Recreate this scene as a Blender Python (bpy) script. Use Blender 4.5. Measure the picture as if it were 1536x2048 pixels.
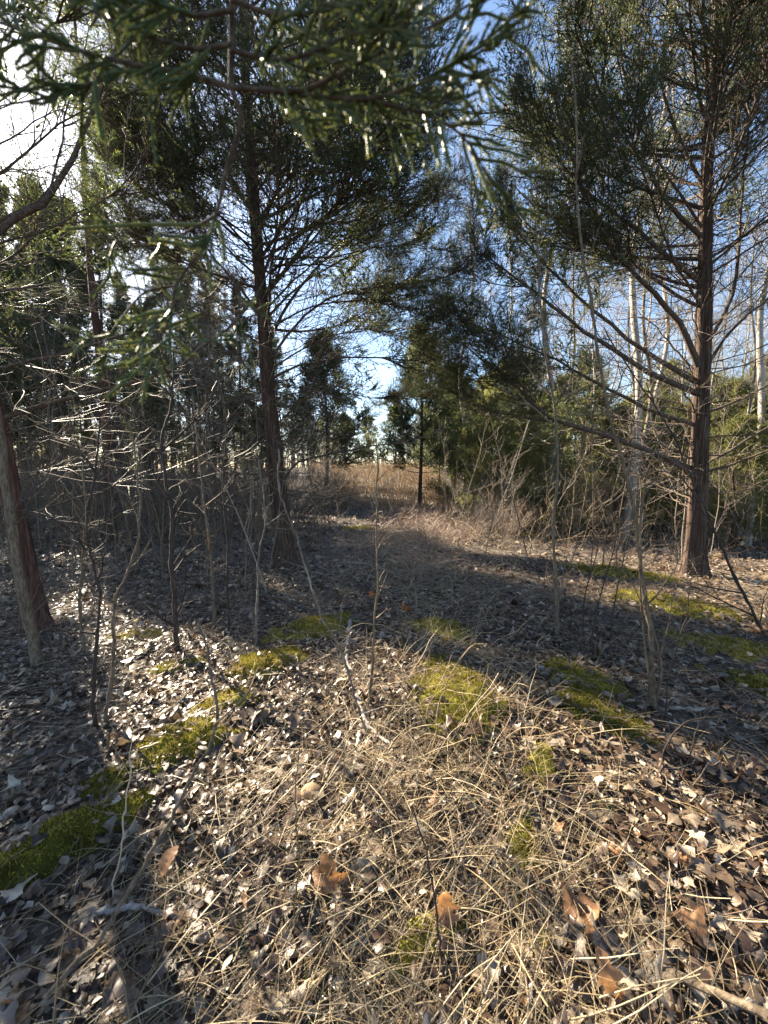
import bpy, math, random
import numpy as np
from mathutils import Vector

for o in list(bpy.data.objects):
    bpy.data.objects.remove(o)
scene = bpy.context.scene
COL = scene.collection
RS = np.random.RandomState
PI = math.pi

# ------------------------------------------------------------------ camera
CAM_H = 1.5
PITCH = math.radians(6.2)
FPX = 772.0                      # focal length in pixels of the 1536 x 2048 photograph
cam = bpy.data.cameras.new('camera')
cam.sensor_fit = 'VERTICAL'
cam.sensor_height = 34.6
cam.lens = 34.6 * FPX / 2048.0
cam.clip_start = 0.02
cam.clip_end = 3000
cam.dof.use_dof = True
cam.dof.focus_distance = 4.6
cam.dof.aperture_fstop = 3.6
cam_o = bpy.data.objects.new('camera', cam)
COL.objects.link(cam_o)
cam_o.location = (0, 0, CAM_H)
cam_o.rotation_euler = (PI / 2 - PITCH, 0, 0)
scene.camera = cam_o

# ------------------------------------------------------------------ light
SUN_EL = math.radians(30.0)
SUN_AZ = math.radians(-48.0)     # from +Y towards +X
SUN = np.array([math.sin(SUN_AZ) * math.cos(SUN_EL), math.cos(SUN_AZ) * math.cos(SUN_EL), math.sin(SUN_EL)])
world = bpy.data.worlds.new('World')
scene.world = world
world.use_nodes = True
wn = world.node_tree.nodes
wl = world.node_tree.links
wn.clear()
w_out = wn.new('ShaderNodeOutputWorld')
w_bg = wn.new('ShaderNodeBackground')
sky = wn.new('ShaderNodeTexSky')
sky.sky_type = 'NISHITA'
sky.sun_disc = False
sky.sun_elevation = SUN_EL
sky.sun_rotation = SUN_AZ % (2 * PI)
sky.air_density = 1.0
sky.dust_density = 0.7
sky.ozone_density = 2.4
w_bg.inputs['Strength'].default_value = 0.053
wl.new(sky.outputs[0], w_bg.inputs[0])
wl.new(w_bg.outputs[0], w_out.inputs[0])
sl = bpy.data.lights.new('sun', 'SUN')
sl.energy = 5.0
sl.angle = math.radians(0.53)
sl.color = (1.0, 0.88, 0.69)
sun_o = bpy.data.objects.new('sun', sl)
COL.objects.link(sun_o)
sun_o.location = (-20, 20, 30)
sun_o.rotation_euler = Vector(SUN).to_track_quat('Z', 'Y').to_euler()

scene.view_settings.view_transform = 'Standard'
scene.view_settings.look = 'None'
scene.view_settings.exposure = 2.65
scene.view_settings.gamma = 1.0
scene.view_settings.use_curve_mapping = False
scene.render.engine = 'CYCLES'
cy = scene.cycles
cy.max_bounces = 6
cy.diffuse_bounces = 3
cy.glossy_bounces = 2
cy.transmission_bounces = 3
cy.transparent_max_bounces = 4
cy.caustics_reflective = False
cy.caustics_refractive = False
cy.use_denoising = True

# ------------------------------------------------------------------ basic maths
def nrm(a):
    return a / np.maximum(np.linalg.norm(a, axis=-1, keepdims=True), 1e-9)

def _hash(ix, iy, s):
    n = (ix.astype(np.int64) * 374761393 + iy.astype(np.int64) * 668265263 + s * 1442695041) & 0xFFFFFFFF
    n = ((n ^ (n >> 13)) * 1274126177) & 0xFFFFFFFF
    n = n ^ (n >> 16)
    return (n & 0xFFFFFF) / float(0xFFFFFF)

def vnoise(x, y, s=0):
    x = np.asarray(x, float); y = np.asarray(y, float)
    ix = np.floor(x); iy = np.floor(y)
    fx = x - ix; fy = y - iy
    fx = fx * fx * (3 - 2 * fx); fy = fy * fy * (3 - 2 * fy)
    a = _hash(ix, iy, s); b = _hash(ix + 1, iy, s)
    c = _hash(ix, iy + 1, s); d = _hash(ix + 1, iy + 1, s)
    return (a * (1 - fx) + b * fx) * (1 - fy) + (c * (1 - fx) + d * fx) * fy

def fbm(x, y, s=0, octv=3):
    r = 0; a = 0.5
    for k in range(octv):
        r = r + a * (vnoise(x, y, s + k * 17) - 0.5); x = x * 2.03; y = y * 2.03; a *= 0.5
    return r

CP, SP = math.cos(PITCH), math.sin(PITCH)
def ray(px, py):
    a, b = (px - 768.0), (1024.0 - py)
    return np.array([a, FPX * CP + b * SP, -FPX * SP + b * CP])

def G0(px, py):                  # where the sight line meets the flat ground
    r = ray(px, py)
    t = CAM_H / max(1e-3, -r[2])
    return r[:2] * t

def AT(px, py, Y):               # the point on the sight line at distance Y ahead
    r = ray(px, py)
    return np.array([0, 0, CAM_H]) + r * (Y / r[1])

# moss patches: photo position of the middle, half sizes (m) along and across, heading, height
MOSS = [
    (610, 1270, .48, .26, 35, .07), (545, 1330, .30, .20, 40, .05), (510, 1345, .22, .16, 30, .04),
    (455, 1412, .20, .15, 25, .06), (372, 1490, .27, .18, 15, .08), (222, 1572, .11, .08, 25, .04),
    (905, 1360, .34, .20, -60, .05), (905, 1420, .34, .30, -40, .07), (1160, 1375, .32, .22, -55, .05),
    (1190, 1440, .30, .16, -50, .04), (885, 1265, .32, .20, -50, .04), (60, 1740, .24, .11, 35, .06),
    (130, 1690, .15, .10, 35, .04), (1050, 1700, .13, .06, 80, .03), (1240, 1150, .75, .26, -30, .10),
    (1350, 1215, .60, .30, -35, .08), (1470, 1300, .50, .22, -30, .06), (1060, 1052, .60, .35, -15, .10),
    (1520, 1370, .30, .16, -20, .05), (350, 1335, .18, .10, 20, .03), (270, 1270, .25, .12, 10, .03),
    (850, 1890, .11, .07, 30, .02), (1095, 1900, .04, .03, 30, .02), (1080, 1540, .16, .07, 70, .02),
    (205, 1650, .17, .10, 40, .03), (720, 1055, .40, .16, 0, .02),
]
MOSS_P = []
for px, py, a, b, ang, hh in MOSS:
    c = G0(px, py)
    MOSS_P.append((c[0], c[1], a, b, math.radians(ang), hh))

def moss_field(x, y):
    best = np.zeros_like(np.asarray(x, float))
    for cx, cyy, a, b, an, hh in MOSS_P:
        dx, dy = x - cx, y - cyy
        u = (dx * math.cos(an) + dy * math.sin(an)) / a
        v = (-dx * math.sin(an) + dy * math.cos(an)) / b
        best = np.maximum(best, 1.0 - np.sqrt(u * u + v * v))
    return best

def ground(x, y):
    x = np.asarray(x, float); y = np.asarray(y, float)
    z = 0.16 * fbm(x * .35, y * .35, 5) + 0.10 * fbm(x * 1.3, y * 1.3, 9) + 0.03 * fbm(x * 6, y * 6, 12, 2)
    for cx, cyy, a, b, an, hh in MOSS_P:
        dx, dy = x - cx, y - cyy
        u = (dx * math.cos(an) + dy * math.sin(an)) / a
        v = (-dx * math.sin(an) + dy * math.cos(an)) / b
        z = z + hh * np.exp(-(u * u + v * v) * 1.1)
    s = np.clip((y - 6.0 + 0.25 * (x - 3)) / 5.0, 0, 1) * np.clip((x - 1.5) / 3.0, 0, 1)
    z = z - 0.40 * s * s * (3 - 2 * s)
    fade = np.clip(1 - (np.hypot(x, y) - 20) / 30, 0.0, 1)
    r = np.clip((y - 15) / 24, 0, 1)
    return z * fade + 1.75 * r * r * (3 - 2 * r)

def G(px, py):                   # sight line to the real ground
    r = ray(px, py)
    p = G0(px, py)
    for _ in range(6):
        t = (CAM_H - float(ground(p[0], p[1]))) / max(1e-3, -r[2])
        p = r[:2] * t
    return np.array([p[0], p[1], float(ground(p[0], p[1]))])

# sunlit clearings on the forest floor: photo position, radius (m)
LIT = [(640, 1780, .62), (700, 1900, .5), (760, 1620, .50), (900, 1480, .36), (930, 1850, .28), (470, 1430, .45), (905, 1410, .30), (330, 1380, .40),
       (560, 1290, .40), (1160, 1390, .22), (720, 1450, .5), (300, 1080, .8), (150, 1090, .6),
       (1250, 1140, 1.3), (1450, 1090, 2.0), (1050, 1060, 1.8), (880, 1120, 1.2), (700, 1190, .6), (420, 1180, .5), (660, 1100, .7),
       (450, 1750, .4), (300, 1850, .25), (1500, 1300, .3), (1000, 1230, .35), (700, 1030, 1.5), (850, 1000, 2.0), (720, 935, 8.0), (500, 2000, .4), (800, 2000, .35)]
LIT_P = [(G0(a, b)[0], G0(a, b)[1], r) for a, b, r in LIT] + [(1.9, -1.5, .75)]

def lit_value(P):
    s = P[:, 2] / SUN[2]
    gx = P[:, 0] - SUN[0] * s
    gy = P[:, 1] - SUN[1] * s
    v = np.full(len(P), -1.0)
    for cx, cyy, r in LIT_P:
        v = np.maximum(v, 1.0 - np.hypot(gx - cx, gy - cyy) / r)
    return v + 1.1 * fbm(gx * 3.2, gy * 3.2, 77, 2)

def prune(P, rng, keep=0.05, thr=-0.12):
    return (lit_value(P) < thr) | (rng.rand(len(P)) < keep)

# ------------------------------------------------------------------ mesh helpers
class MB:
    def __init__(self):
        self.V = []; self.F = []; self.n = 0
    def add(self, V, *faces):
        V = np.asarray(V, float).reshape(-1, 3)
        for F in faces:
            if len(F):
                self.F.append(np.asarray(F, np.int64) + self.n)
        self.V.append(V); self.n += len(V)
        return self
    def mesh(self, name, mat, smooth=True):
        me = bpy.data.meshes.new(name)
        if self.n:
            V = np.concatenate(self.V).astype(np.float32)
            loops = np.concatenate([f.ravel() for f in self.F]).astype(np.int32)
            tot = np.concatenate([np.full(len(f), f.shape[1]) for f in self.F])
            start = np.concatenate([[0], np.cumsum(tot)[:-1]]).astype(np.int32)
            me.vertices.add(len(V)); me.vertices.foreach_set('co', V.ravel())
            me.loops.add(len(loops)); me.loops.foreach_set('vertex_index', loops)
            me.polygons.add(len(start)); me.polygons.foreach_set('loop_start', start)
            me.update(calc_edges=True)
            me.polygons.foreach_set('use_smooth', np.full(len(start), smooth, bool))
        me.materials.append(mat)
        return me
    def build(self, name, mat, parent=None, smooth=True, kind=None):
        o = bpy.data.objects.new(name, self.mesh(name, mat, smooth))
        COL.objects.link(o)
        if parent is not None:
            o.parent = parent
            o.matrix_parent_inverse.identity()
            o.location = -Vector(parent.location) if parent.type == 'EMPTY' and parent.get('_w') else (0, 0, 0)
        if kind:
            o['kind'] = kind
        return o

def tag(o, label=None, cat=None, group=None, kind=None):
    if label: o['label'] = label
    if cat: o['category'] = cat
    if group: o['group'] = group
    if kind: o['kind'] = kind
    return o

def thing(name, loc, label, cat, group=None):
    # an Empty at the base; the parts' meshes are written in world coordinates and shifted back by build()
    o = bpy.data.objects.new(name, None)
    o.empty_display_size = 0.1
    COL.objects.link(o)
    o.location = [float(v) for v in loc]
    o['_w'] = 1
    return tag(o, label, cat, group)

def finish_thing(o):
    if '_w' in o:
        del o['_w']

def spline(pts, K):
    p = np.asarray(pts, float)
    n = len(p)
    if n == 2:
        t = np.linspace(0, 1, K)[:, None]
        return p[0] * (1 - t) + p[1] * t
    q = np.vstack([2 * p[0] - p[1], p, 2 * p[-1] - p[-2]])
    seg = np.linalg.norm(np.diff(p, axis=0), axis=1)
    cum = np.concatenate([[0], np.cumsum(seg)]); cum /= cum[-1]
    out = []
    for t in np.linspace(0, 1, K):
        i = min(n - 2, max(0, int(np.searchsorted(cum, t, side='right') - 1)))
        f = (t - cum[i]) / max(1e-9, cum[i + 1] - cum[i])
        a, b, c, d = q[i], q[i + 1], q[i + 2], q[i + 3]
        out.append(0.5 * ((2 * b) + (-a + c) * f + (2 * a - 5 * b + 4 * c - d) * f * f + (-a + 3 * b - 3 * c + d) * f ** 3))
    return np.array(out)

def frames(P):
    T = np.gradient(P, axis=1)
    T = nrm(T)
    m = nrm(P[:, -1] - P[:, 0])
    ref = np.where(np.abs(m[:, 2:3]) > 0.8, np.array([[1.0, 0.13, 0]]), np.array([[0.1, 0.05, 1.0]]))[:, None, :]
    N = nrm(np.cross(T, np.broadcast_to(ref, T.shape)))
    B = np.cross(T, N)
    return T, N, B

def tubes(P, R, S=3, cap=False):
    P = np.asarray(P, float)
    if P.ndim == 2: P = P[None]
    R = np.asarray(R, float)
    if R.ndim == 1: R = R[None]
    n, K, _ = P.shape
    if n == 0:
        return np.zeros((0, 3)), np.zeros((0, 4), int)
    T, N, B = frames(P)
    th = np.arange(S) * 2 * PI / S
    V = P[:, :, None, :] + R[:, :, None, None] * (np.cos(th)[None, None, :, None] * N[:, :, None, :] + np.sin(th)[None, None, :, None] * B[:, :, None, :])
    i = np.arange(n)[:, None, None] * K * S
    k = np.arange(K - 1)[None, :, None] * S
    s = np.arange(S)[None, None, :]
    s2 = (s + 1) % S
    Q = np.stack([i + k + s, i + k + s2, i + k + S + s2, i + k + S + s], -1).reshape(-1, 4)
    return V.reshape(-1, 3), Q

def perp_rand(T, rng, flat=1.0):
    r = rng.normal(size=T.shape)
    r[..., 2] *= flat
    r -= (r * T).sum(-1, keepdims=True) * T
    return nrm(r)

def wander(start, d, length, K, rng, noise=0.15, bend=(0, 0, 0)):
    start = np.asarray(start, float); d = nrm(np.asarray(d, float))
    n = len(start)
    P = np.zeros((n, K, 3)); P[:, 0] = start
    st = (np.asarray(length, float) * np.ones(n) / (K - 1))[:, None]
    bend = np.asarray(bend, float)
    for k in range(1, K):
        P[:, k] = P[:, k - 1] + d * st
        d = nrm(d + rng.normal(size=d.shape) * noise + bend / (K - 1))
    return P

def along(P, idx, t):
    K = P.shape[1]
    f = t * (K - 1)
    i = np.clip(np.floor(f).astype(int), 0, K - 2)
    w = (f - i)[:, None]
    a = P[idx, i]; b = P[idx, i + 1]
    return a * (1 - w) + b * w, nrm(b - a)

def taper(r, K, end=0.25, p=1.0):
    t = np.linspace(0, 1, K)
    r = np.atleast_1d(np.asarray(r, float))
    return r[:, None] * (1 - (1 - end) * t ** p)[None]

def blades(P0, D, L, W, rng):
    n = len(P0)
    side = perp_rand(D, rng) * (W * np.ones(n))[:, None] * 0.5
    tip = P0 + D * (L * np.ones(n))[:, None]
    mid = P0 + D * (L * np.ones(n))[:, None] * 0.35
    V = np.stack([P0, mid + side, tip, mid - side], 1).reshape(-1, 3)
    b = np.arange(n)[:, None] * 4
    F = np.concatenate([b + np.array([[0, 1, 2]]), b + np.array([[0, 2, 3]])])
    return V, F

def spikes(P0, D, L, W, rng):
    n = len(P0)
    side = perp_rand(D, rng) * (W * np.ones(n))[:, None] * 0.5
    V = np.stack([P0 + side, P0 - side, P0 + D * (L * np.ones(n))[:, None]], 1).reshape(-1, 3)
    return V, np.arange(n * 3).reshape(-1, 3)

# ------------------------------------------------------------------ materials
def mat_new(name):
    m = bpy.data.materials.new(name)
    m.use_nodes = True
    nt = m.node_tree
    nt.nodes.clear()
    out = nt.nodes.new('ShaderNodeOutputMaterial')
    return m, nt, nt.nodes, nt.links, out

def ramp(nodes, stops, interp='LINEAR'):
    r = nodes.new('ShaderNodeValToRGB')
    e = r.color_ramp.elements
    e[0].position = stops[0][0]; e[0].color = (*stops[0][1], 1)
    e[1].position = stops[-1][0]; e[1].color = (*stops[-1][1], 1)
    for p, c in stops[1:-1]:
        x = e.new(p); x.color = (*c, 1)
    r.color_ramp.interpolation = interp
    return r

def leafy(name, stops, rough=0.5, trans=0.35, tcol=1.3, spec=0.4, noise_scale=None, spot=None):
    """dead or living leaves: every separate piece gets its own tint; light passes through"""
    m, nt, N, L, out = mat_new(name)
    geo = N.new('ShaderNodeNewGeometry')
    oi = N.new('ShaderNodeObjectInfo')
    ad = N.new('ShaderNodeMath'); ad.operation = 'ADD'
    L.new(geo.outputs['Random Per Island'], ad.inputs[0]); L.new(oi.outputs['Random'], ad.inputs[1])
    fr = N.new('ShaderNodeMath'); fr.operation = 'FRACT'
    L.new(ad.outputs[0], fr.inputs[0])
    rp = ramp(N, stops)
    L.new(fr.outputs[0], rp.inputs[0])
    col = rp.outputs[0]
    if noise_scale:
        tc = N.new('ShaderNodeTexCoord')
        nz = N.new('ShaderNodeTexNoise'); nz.inputs['Scale'].default_value = noise_scale; nz.inputs['Detail'].default_value = 5
        L.new(tc.outputs['Object'], nz.inputs['Vector'])
        r2 = ramp(N, [(0.3, (.55, .5, .45)), (0.7, (1.2, 1.18, 1.15))])
        L.new(nz.outputs[0], r2.inputs[0])
        mx = N.new('ShaderNodeMix'); mx.data_type = 'RGBA'; mx.blend_type = 'MULTIPLY'; mx.inputs[0].default_value = 1
        L.new(col, mx.inputs[6]); L.new(r2.outputs[0], mx.inputs[7])
        col = mx.outputs[2]
    bs = N.new('ShaderNodeBsdfPrincipled')
    bs.inputs['Roughness'].default_value = rough
    bs.inputs['Specular IOR Level'].default_value = spec
    L.new(col, bs.inputs['Base Color'])
    if noise_scale:
        bp = N.new('ShaderNodeBump'); bp.inputs['Strength'].default_value = 0.35; bp.inputs['Distance'].default_value = 0.004
        L.new(nz.outputs[0], bp.inputs['Height']); L.new(bp.outputs[0], bs.inputs['Normal'])
    tr = N.new('ShaderNodeBsdfTranslucent')
    g = N.new('ShaderNodeMix'); g.data_type = 'RGBA'; g.blend_type = 'MULTIPLY'; g.inputs[0].default_value = 1
    g.inputs[7].default_value = (tcol, tcol * .93, tcol * .72, 1)
    L.new(col, g.inputs[6]); L.new(g.outputs[2], tr.inputs[0])
    ms = N.new('ShaderNodeMixShader'); ms.inputs[0].default_value = trans
    L.new(bs.outputs[0], ms.inputs[1]); L.new(tr.outputs[0], ms.inputs[2])
    L.new(ms.outputs[0], out.inputs[0])
    return m

def bark(name, dark, mid, light, stretch=(14, 14, 1.2), scale=3.0, bump=0.02, lichen=None, rough=0.85):
    m, nt, N, L, out = mat_new(name)
    tc = N.new('ShaderNodeTexCoord')
    mp = N.new('ShaderNodeMapping'); mp.inputs['Scale'].default_value = stretch
    L.new(tc.outputs['Object'], mp.inputs[0])
    nz = N.new('ShaderNodeTexNoise'); nz.inputs['Scale'].default_value = scale; nz.inputs['Detail'].default_value = 8; nz.inputs['Roughness'].default_value = .65
    L.new(mp.outputs[0], nz.inputs['Vector'])
    rp = ramp(N, [(0.28, dark), (0.5, mid), (0.72, light)])
    L.new(nz.outputs[0], rp.inputs[0])
    col = rp.outputs[0]
    if lichen:
        n2 = N.new('ShaderNodeTexNoise'); n2.inputs['Scale'].default_value = 9; n2.inputs['Detail'].default_value = 6
        L.new(tc.outputs['Object'], n2.inputs['Vector'])
        r2 = ramp(N, [(0.52, (0, 0, 0)), (0.64, (1, 1, 1))])
        L.new(n2.outputs[0], r2.inputs[0])
        mx = N.new('ShaderNodeMix'); mx.data_type = 'RGBA'
        L.new(r2.outputs[0], mx.inputs[0]); L.new(col, mx.inputs[6]); mx.inputs[7].default_value = (*lichen, 1)
        col = mx.outputs[2]
    bs = N.new('ShaderNodeBsdfPrincipled'); bs.inputs['Roughness'].default_value = rough
    bs.inputs['Specular IOR Level'].default_value = 0.25
    L.new(col, bs.inputs['Base Color'])
    bp = N.new('ShaderNodeBump'); bp.inputs['Strength'].default_value = 0.9; bp.inputs['Distance'].default_value = bump
    L.new(nz.outputs[0], bp.inputs['Height']); L.new(bp.outputs[0], bs.inputs['Normal'])
    L.new(bs.outputs[0], out.inputs[0])
    return m

def soil_mat():
    m, nt, N, L, out = mat_new('forest_soil')
    tc = N.new('ShaderNodeTexCoord')
    n1 = N.new('ShaderNodeTexNoise'); n1.inputs['Scale'].default_value = 1.1; n1.inputs['Detail'].default_value = 6
    n2 = N.new('ShaderNodeTexVoronoi'); n2.inputs['Scale'].default_value = 16
    n3 = N.new('ShaderNodeTexNoise'); n3.inputs['Scale'].default_value = 60; n3.inputs['Detail'].default_value = 6
    for n in (n1, n2, n3): L.new(tc.outputs['Object'], n.inputs['Vector'])
    r1 = ramp(N, [(0.3, (.025, .017, .012)), (0.6, (.065, .045, .030))])
    L.new(n3.outputs[0], r1.inputs[0])
    r2 = ramp(N, [(0.0, (.03, .021, .015)), (0.5, (.085, .06, .042)), (1, (.26, .21, .16))])
    L.new(n2.outputs['Color'], r2.inputs[0])
    mx = N.new('ShaderNodeMix'); mx.data_type = 'RGBA'
    L.new(n1.outputs[0], mx.inputs[0]); L.new(r1.outputs[0], mx.inputs[6]); L.new(r2.outputs[0], mx.inputs[7])
    bs = N.new('ShaderNodeBsdfPrincipled'); bs.inputs['Roughness'].default_value = .95
    L.new(mx.outputs[2], bs.inputs['Base Color'])
    bp = N.new('ShaderNodeBump'); bp.inputs['Strength'].default_value = 1; bp.inputs['Distance'].default_value = .02
    L.new(n3.outputs[0], bp.inputs['Height']); L.new(bp.outputs[0], bs.inputs['Normal'])
    L.new(bs.outputs[0], out.inputs[0])
    return m

M_SOIL = soil_mat()
M_LEAF = leafy('dead_leaf', [(0, (.035, .022, .015)), (.25, (.095, .060, .040)), (.52, (.15, .105, .070)), (.72, (.235, .185, .135)), (.86, (.35, .295, .225)), (.94, (.56, .49, .38)), (1, (.07, .043, .03))], rough=.38, trans=.25, spec=.55, noise_scale=28)  # palest tints raised so the colour itself carries sunlit highlights
M_LEAF_TAN = leafy('tan_leaf', [(0, (.32, .175, .085)), (1, (.36, .20, .10))], rough=.5, trans=.3, noise_scale=30)
M_LEAF_ORANGE = leafy('orange_leaf', [(0, (.50, .16, .04)), (1, (.55, .19, .05))], rough=.5, trans=.35, noise_scale=30)
M_LEAF_YELLOW = leafy('yellow_leaf', [(0, (.45, .33, .07)), (1, (.5, .38, .1))], rough=.5, trans=.3, noise_scale=40)
M_STRAW = leafy('dry_straw', [(0, (.22, .15, .08)), (.5, (.42, .32, .18)), (1, (.58, .48, .31))], rough=.45, trans=.2)
M_FIELD = leafy('field_straw', [(0, (.34, .24, .14)), (.5, (.50, .39, .25)), (1, (.62, .52, .36))], rough=.5, trans=.3)
M_BRAMBLE = leafy('dry_bramble', [(0, (.20, .125, .09)), (.5, (.34, .245, .18)), (.85, (.48, .385, .28)), (1, (.26, .10, .06))], rough=.55, trans=.05)
M_MOSS = leafy('moss', [(0, (.08, .08, .016)), (.5, (.22, .21, .032)), (.85, (.40, .37, .075)), (1, (.26, .18, .08))], rough=.8, trans=.35, spec=.1, noise_scale=9)
M_GRASS = leafy('green_blade', [(0, (.07, .11, .025)), (1, (.14, .17, .045))], rough=.5, trans=.35)
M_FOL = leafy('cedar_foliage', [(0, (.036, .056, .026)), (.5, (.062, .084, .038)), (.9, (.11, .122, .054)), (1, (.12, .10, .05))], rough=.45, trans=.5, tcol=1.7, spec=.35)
M_FOL_L = leafy('young_cedar_foliage_sunlit', [(0, (.11, .13, .045)), (.6, (.16, .175, .062)), (1, (.21, .195, .08))], rough=.55, trans=.5, tcol=1.4, spec=.3)  # young pale green, lightened further: sunlight on the backlit trees put into the colour
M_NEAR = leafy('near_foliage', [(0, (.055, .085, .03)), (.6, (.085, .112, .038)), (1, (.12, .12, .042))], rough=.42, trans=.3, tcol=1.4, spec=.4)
M_SPRIG = leafy('sunlit_sprig', [(0, (.10, .135, .045)), (.6, (.15, .18, .06)), (1, (.20, .20, .075))], rough=.35, trans=.4, tcol=1.5, spec=.5)  # lighter copy of the bough's green, sunlight on the tip put into the colour
M_CEDAR = bark('cedar_bark', (.022, .013, .009), (.072, .044, .031), (.185, .135, .10), stretch=(16, 16, .9), bump=.03)
M_CEDAR_RED = bark('red_cedar_bark', (.028, .013, .010), (.09, .042, .030), (.17, .11, .085), stretch=(16, 16, .9), bump=.03)
M_LIMB = bark('cedar_limb', (.03, .02, .014), (.08, .055, .04), (.19, .145, .11), stretch=(9, 9, 9), scale=6, bump=.006)
M_TWIG = leafy('dead_twig', [(0, (.05, .036, .027)), (.5, (.115, .085, .062)), (1, (.24, .195, .155))], rough=.6, trans=0.0)
M_GREY = bark('grey_bark', (.06, .048, .038), (.13, .105, .085), (.23, .20, .17), stretch=(20, 20, 5), scale=4, bump=.006, lichen=(.22, .23, .17))
M_RIB = bark('furrowed_bark', (.05, .036, .024), (.15, .112, .076), (.27, .215, .15), stretch=(22, 22, 6), scale=3.5, bump=.012)
M_DARKSTEM = bark('dark_bark', (.02, .015, .013), (.05, .036, .030), (.09, .07, .06), stretch=(20, 20, 4), scale=4, bump=.006)
M_PALE = bark('pale_bark', (.19, .16, .13), (.33, .29, .245), (.45, .41, .36), stretch=(14, 14, 4), scale=4, bump=.006)
M_STICK = bark('weathered_stick', (.14, .115, .095), (.32, .28, .24), (.47, .43, .38), stretch=(24, 24, 24), scale=3, bump=.004)
M_STONE = bark('tan_stone', (.20, .13, .07), (.33, .22, .12), (.42, .31, .19), stretch=(14, 14, 14), scale=4, bump=.01)

# ------------------------------------------------------------------ ground
def build_ground():
    n = 220
    u = np.linspace(-1, 1, n)
    xs = np.sign(u) * (3.2 * np.abs(u) + 500 * np.abs(u) ** 7)
    v = np.linspace(0, 1, n + 40)
    ys = -3.0 + 12.5 * v + 560 * v ** 8
    X, Y = np.meshgrid(xs * (1 + 1.2 * np.abs(u)), ys)
    Z = ground(X, Y)
    V = np.stack([X, Y, Z], -1).reshape(-1, 3)
    h, w = X.shape
    i = np.arange(h - 1)[:, None] * w + np.arange(w - 1)[None]
    Q = np.stack([i, i + 1, i + w + 1, i + w], -1).reshape(-1, 4)
    o = MB().add(V, Q).build('forest_floor', M_SOIL)
    o['kind'] = 'structure'
    return o
FLOOR = build_ground()

# ------------------------------------------------------------------ trees
def trunk_mesh(path, r0, r1, S, K, rng, flute=.10, flare=.5, strips=0, lumps=None):
    P = spline(path, K)
    h = np.linspace(0, 1, K)
    zz = P[:, 2] - P[0, 2]
    R = r0 + (r1 - r0) * h
    R = R * (1 + flare * 1.5 * np.exp(-zz / (r0 * 2.0)))
    T, N, B = frames(P[None]); N = N[0]; B = B[0]
    th = np.arange(S) * 2 * PI / S
    ph = rng.rand(4) * 6.28
    fl = np.exp(-zz / (r0 * 9))[:, None]
    shape = 1 + flute * (0.5 + fl) * np.cos(3 * th + ph[0] + zz[:, None] * .35) + flute * .7 * np.cos(5 * th + ph[1] - zz[:, None] * .3)
    TH, ZZ = np.meshgrid(th, zz)
    c = np.cos(TH) * 3.4; s = np.sin(TH) * 3.4
    shape = shape + .16 * fbm(c + 7 * ph[2] + ZZ * .5, s + ZZ * 1.1, int(rng.randint(999)), 3)
    shape = shape + .10 * (vnoise(TH * S / 6.28 * .6, ZZ * 2.2, int(rng.randint(999))) - .5)
    V = P[:, None, :] + (R[:, None] * shape)[..., None] * (np.cos(th)[None, :, None] * N[:, None] + np.sin(th)[None, :, None] * B[:, None])
    k = np.arange(K - 1)[:, None] * S; a = np.arange(S)[None]; b = (a + 1) % S
    Q = np.stack([k + a, k + b, k + S + b, k + S + a], -1).reshape(-1, 4)
    mb = MB().add(V.reshape(-1, 3), Q)
    if strips:                   # peeling strips of bark standing off the trunk
        n = strips
        kk = rng.randint(0, int(K * .75), n); aa = rng.randint(0, S, n); ln = rng.randint(3, 9, n)
        VV = []
        FF = []
        for j in range(n):
            L_ = min(K - 1, kk[j] + ln[j]) - kk[j]
            if L_ < 2: continue
            w = rng.uniform(.006, .02)
            lift0, lift1 = rng.uniform(.0, .012), rng.uniform(.008, .045)
            base = len(VV)
            for q in range(L_ + 1):
                c0 = P[kk[j] + q]; p = V[kk[j] + q, aa[j]]
                nrmal = (p - c0) / np.linalg.norm(p - c0)
                tang = np.cross(nrmal, T[0, kk[j] + q])
                f = q / L_
                off = nrmal * (.004 + lift0 * (1 - f) ** 2 + lift1 * f ** 3)
                VV.append(p + off - tang * w * (1 - .6 * f)); VV.append(p + off + tang * w * (1 - .6 * f))
                if q: 
                    e = base + 2 * (q - 1)
                    FF.append((e, e + 1, e + 3, e + 2))
        mb.add(np.array(VV), np.array(FF))
    return mb, P, R

def limb_paths(P, R, specs, rng, K=12):
    """auto limbs leaving a trunk path: (fraction up, azimuth, elevation, length, up-curve)"""
    st, d, ln, bz = [], [], [], []
    for (t, az, el, L_, up) in specs:
        p, tn = along(P[None], np.array([0]), np.array([t]))
        st.append(p[0]); ln.append(L_); bz.append(up)
        d.append((math.sin(az) * math.cos(el), math.cos(az) * math.cos(el), math.sin(el)))
    bend = np.stack([np.zeros(len(bz)), np.zeros(len(bz)), np.array(bz)], 1)
    return wander(np.array(st), np.array(d), np.array(ln), K, rng, .05, bend)

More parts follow.
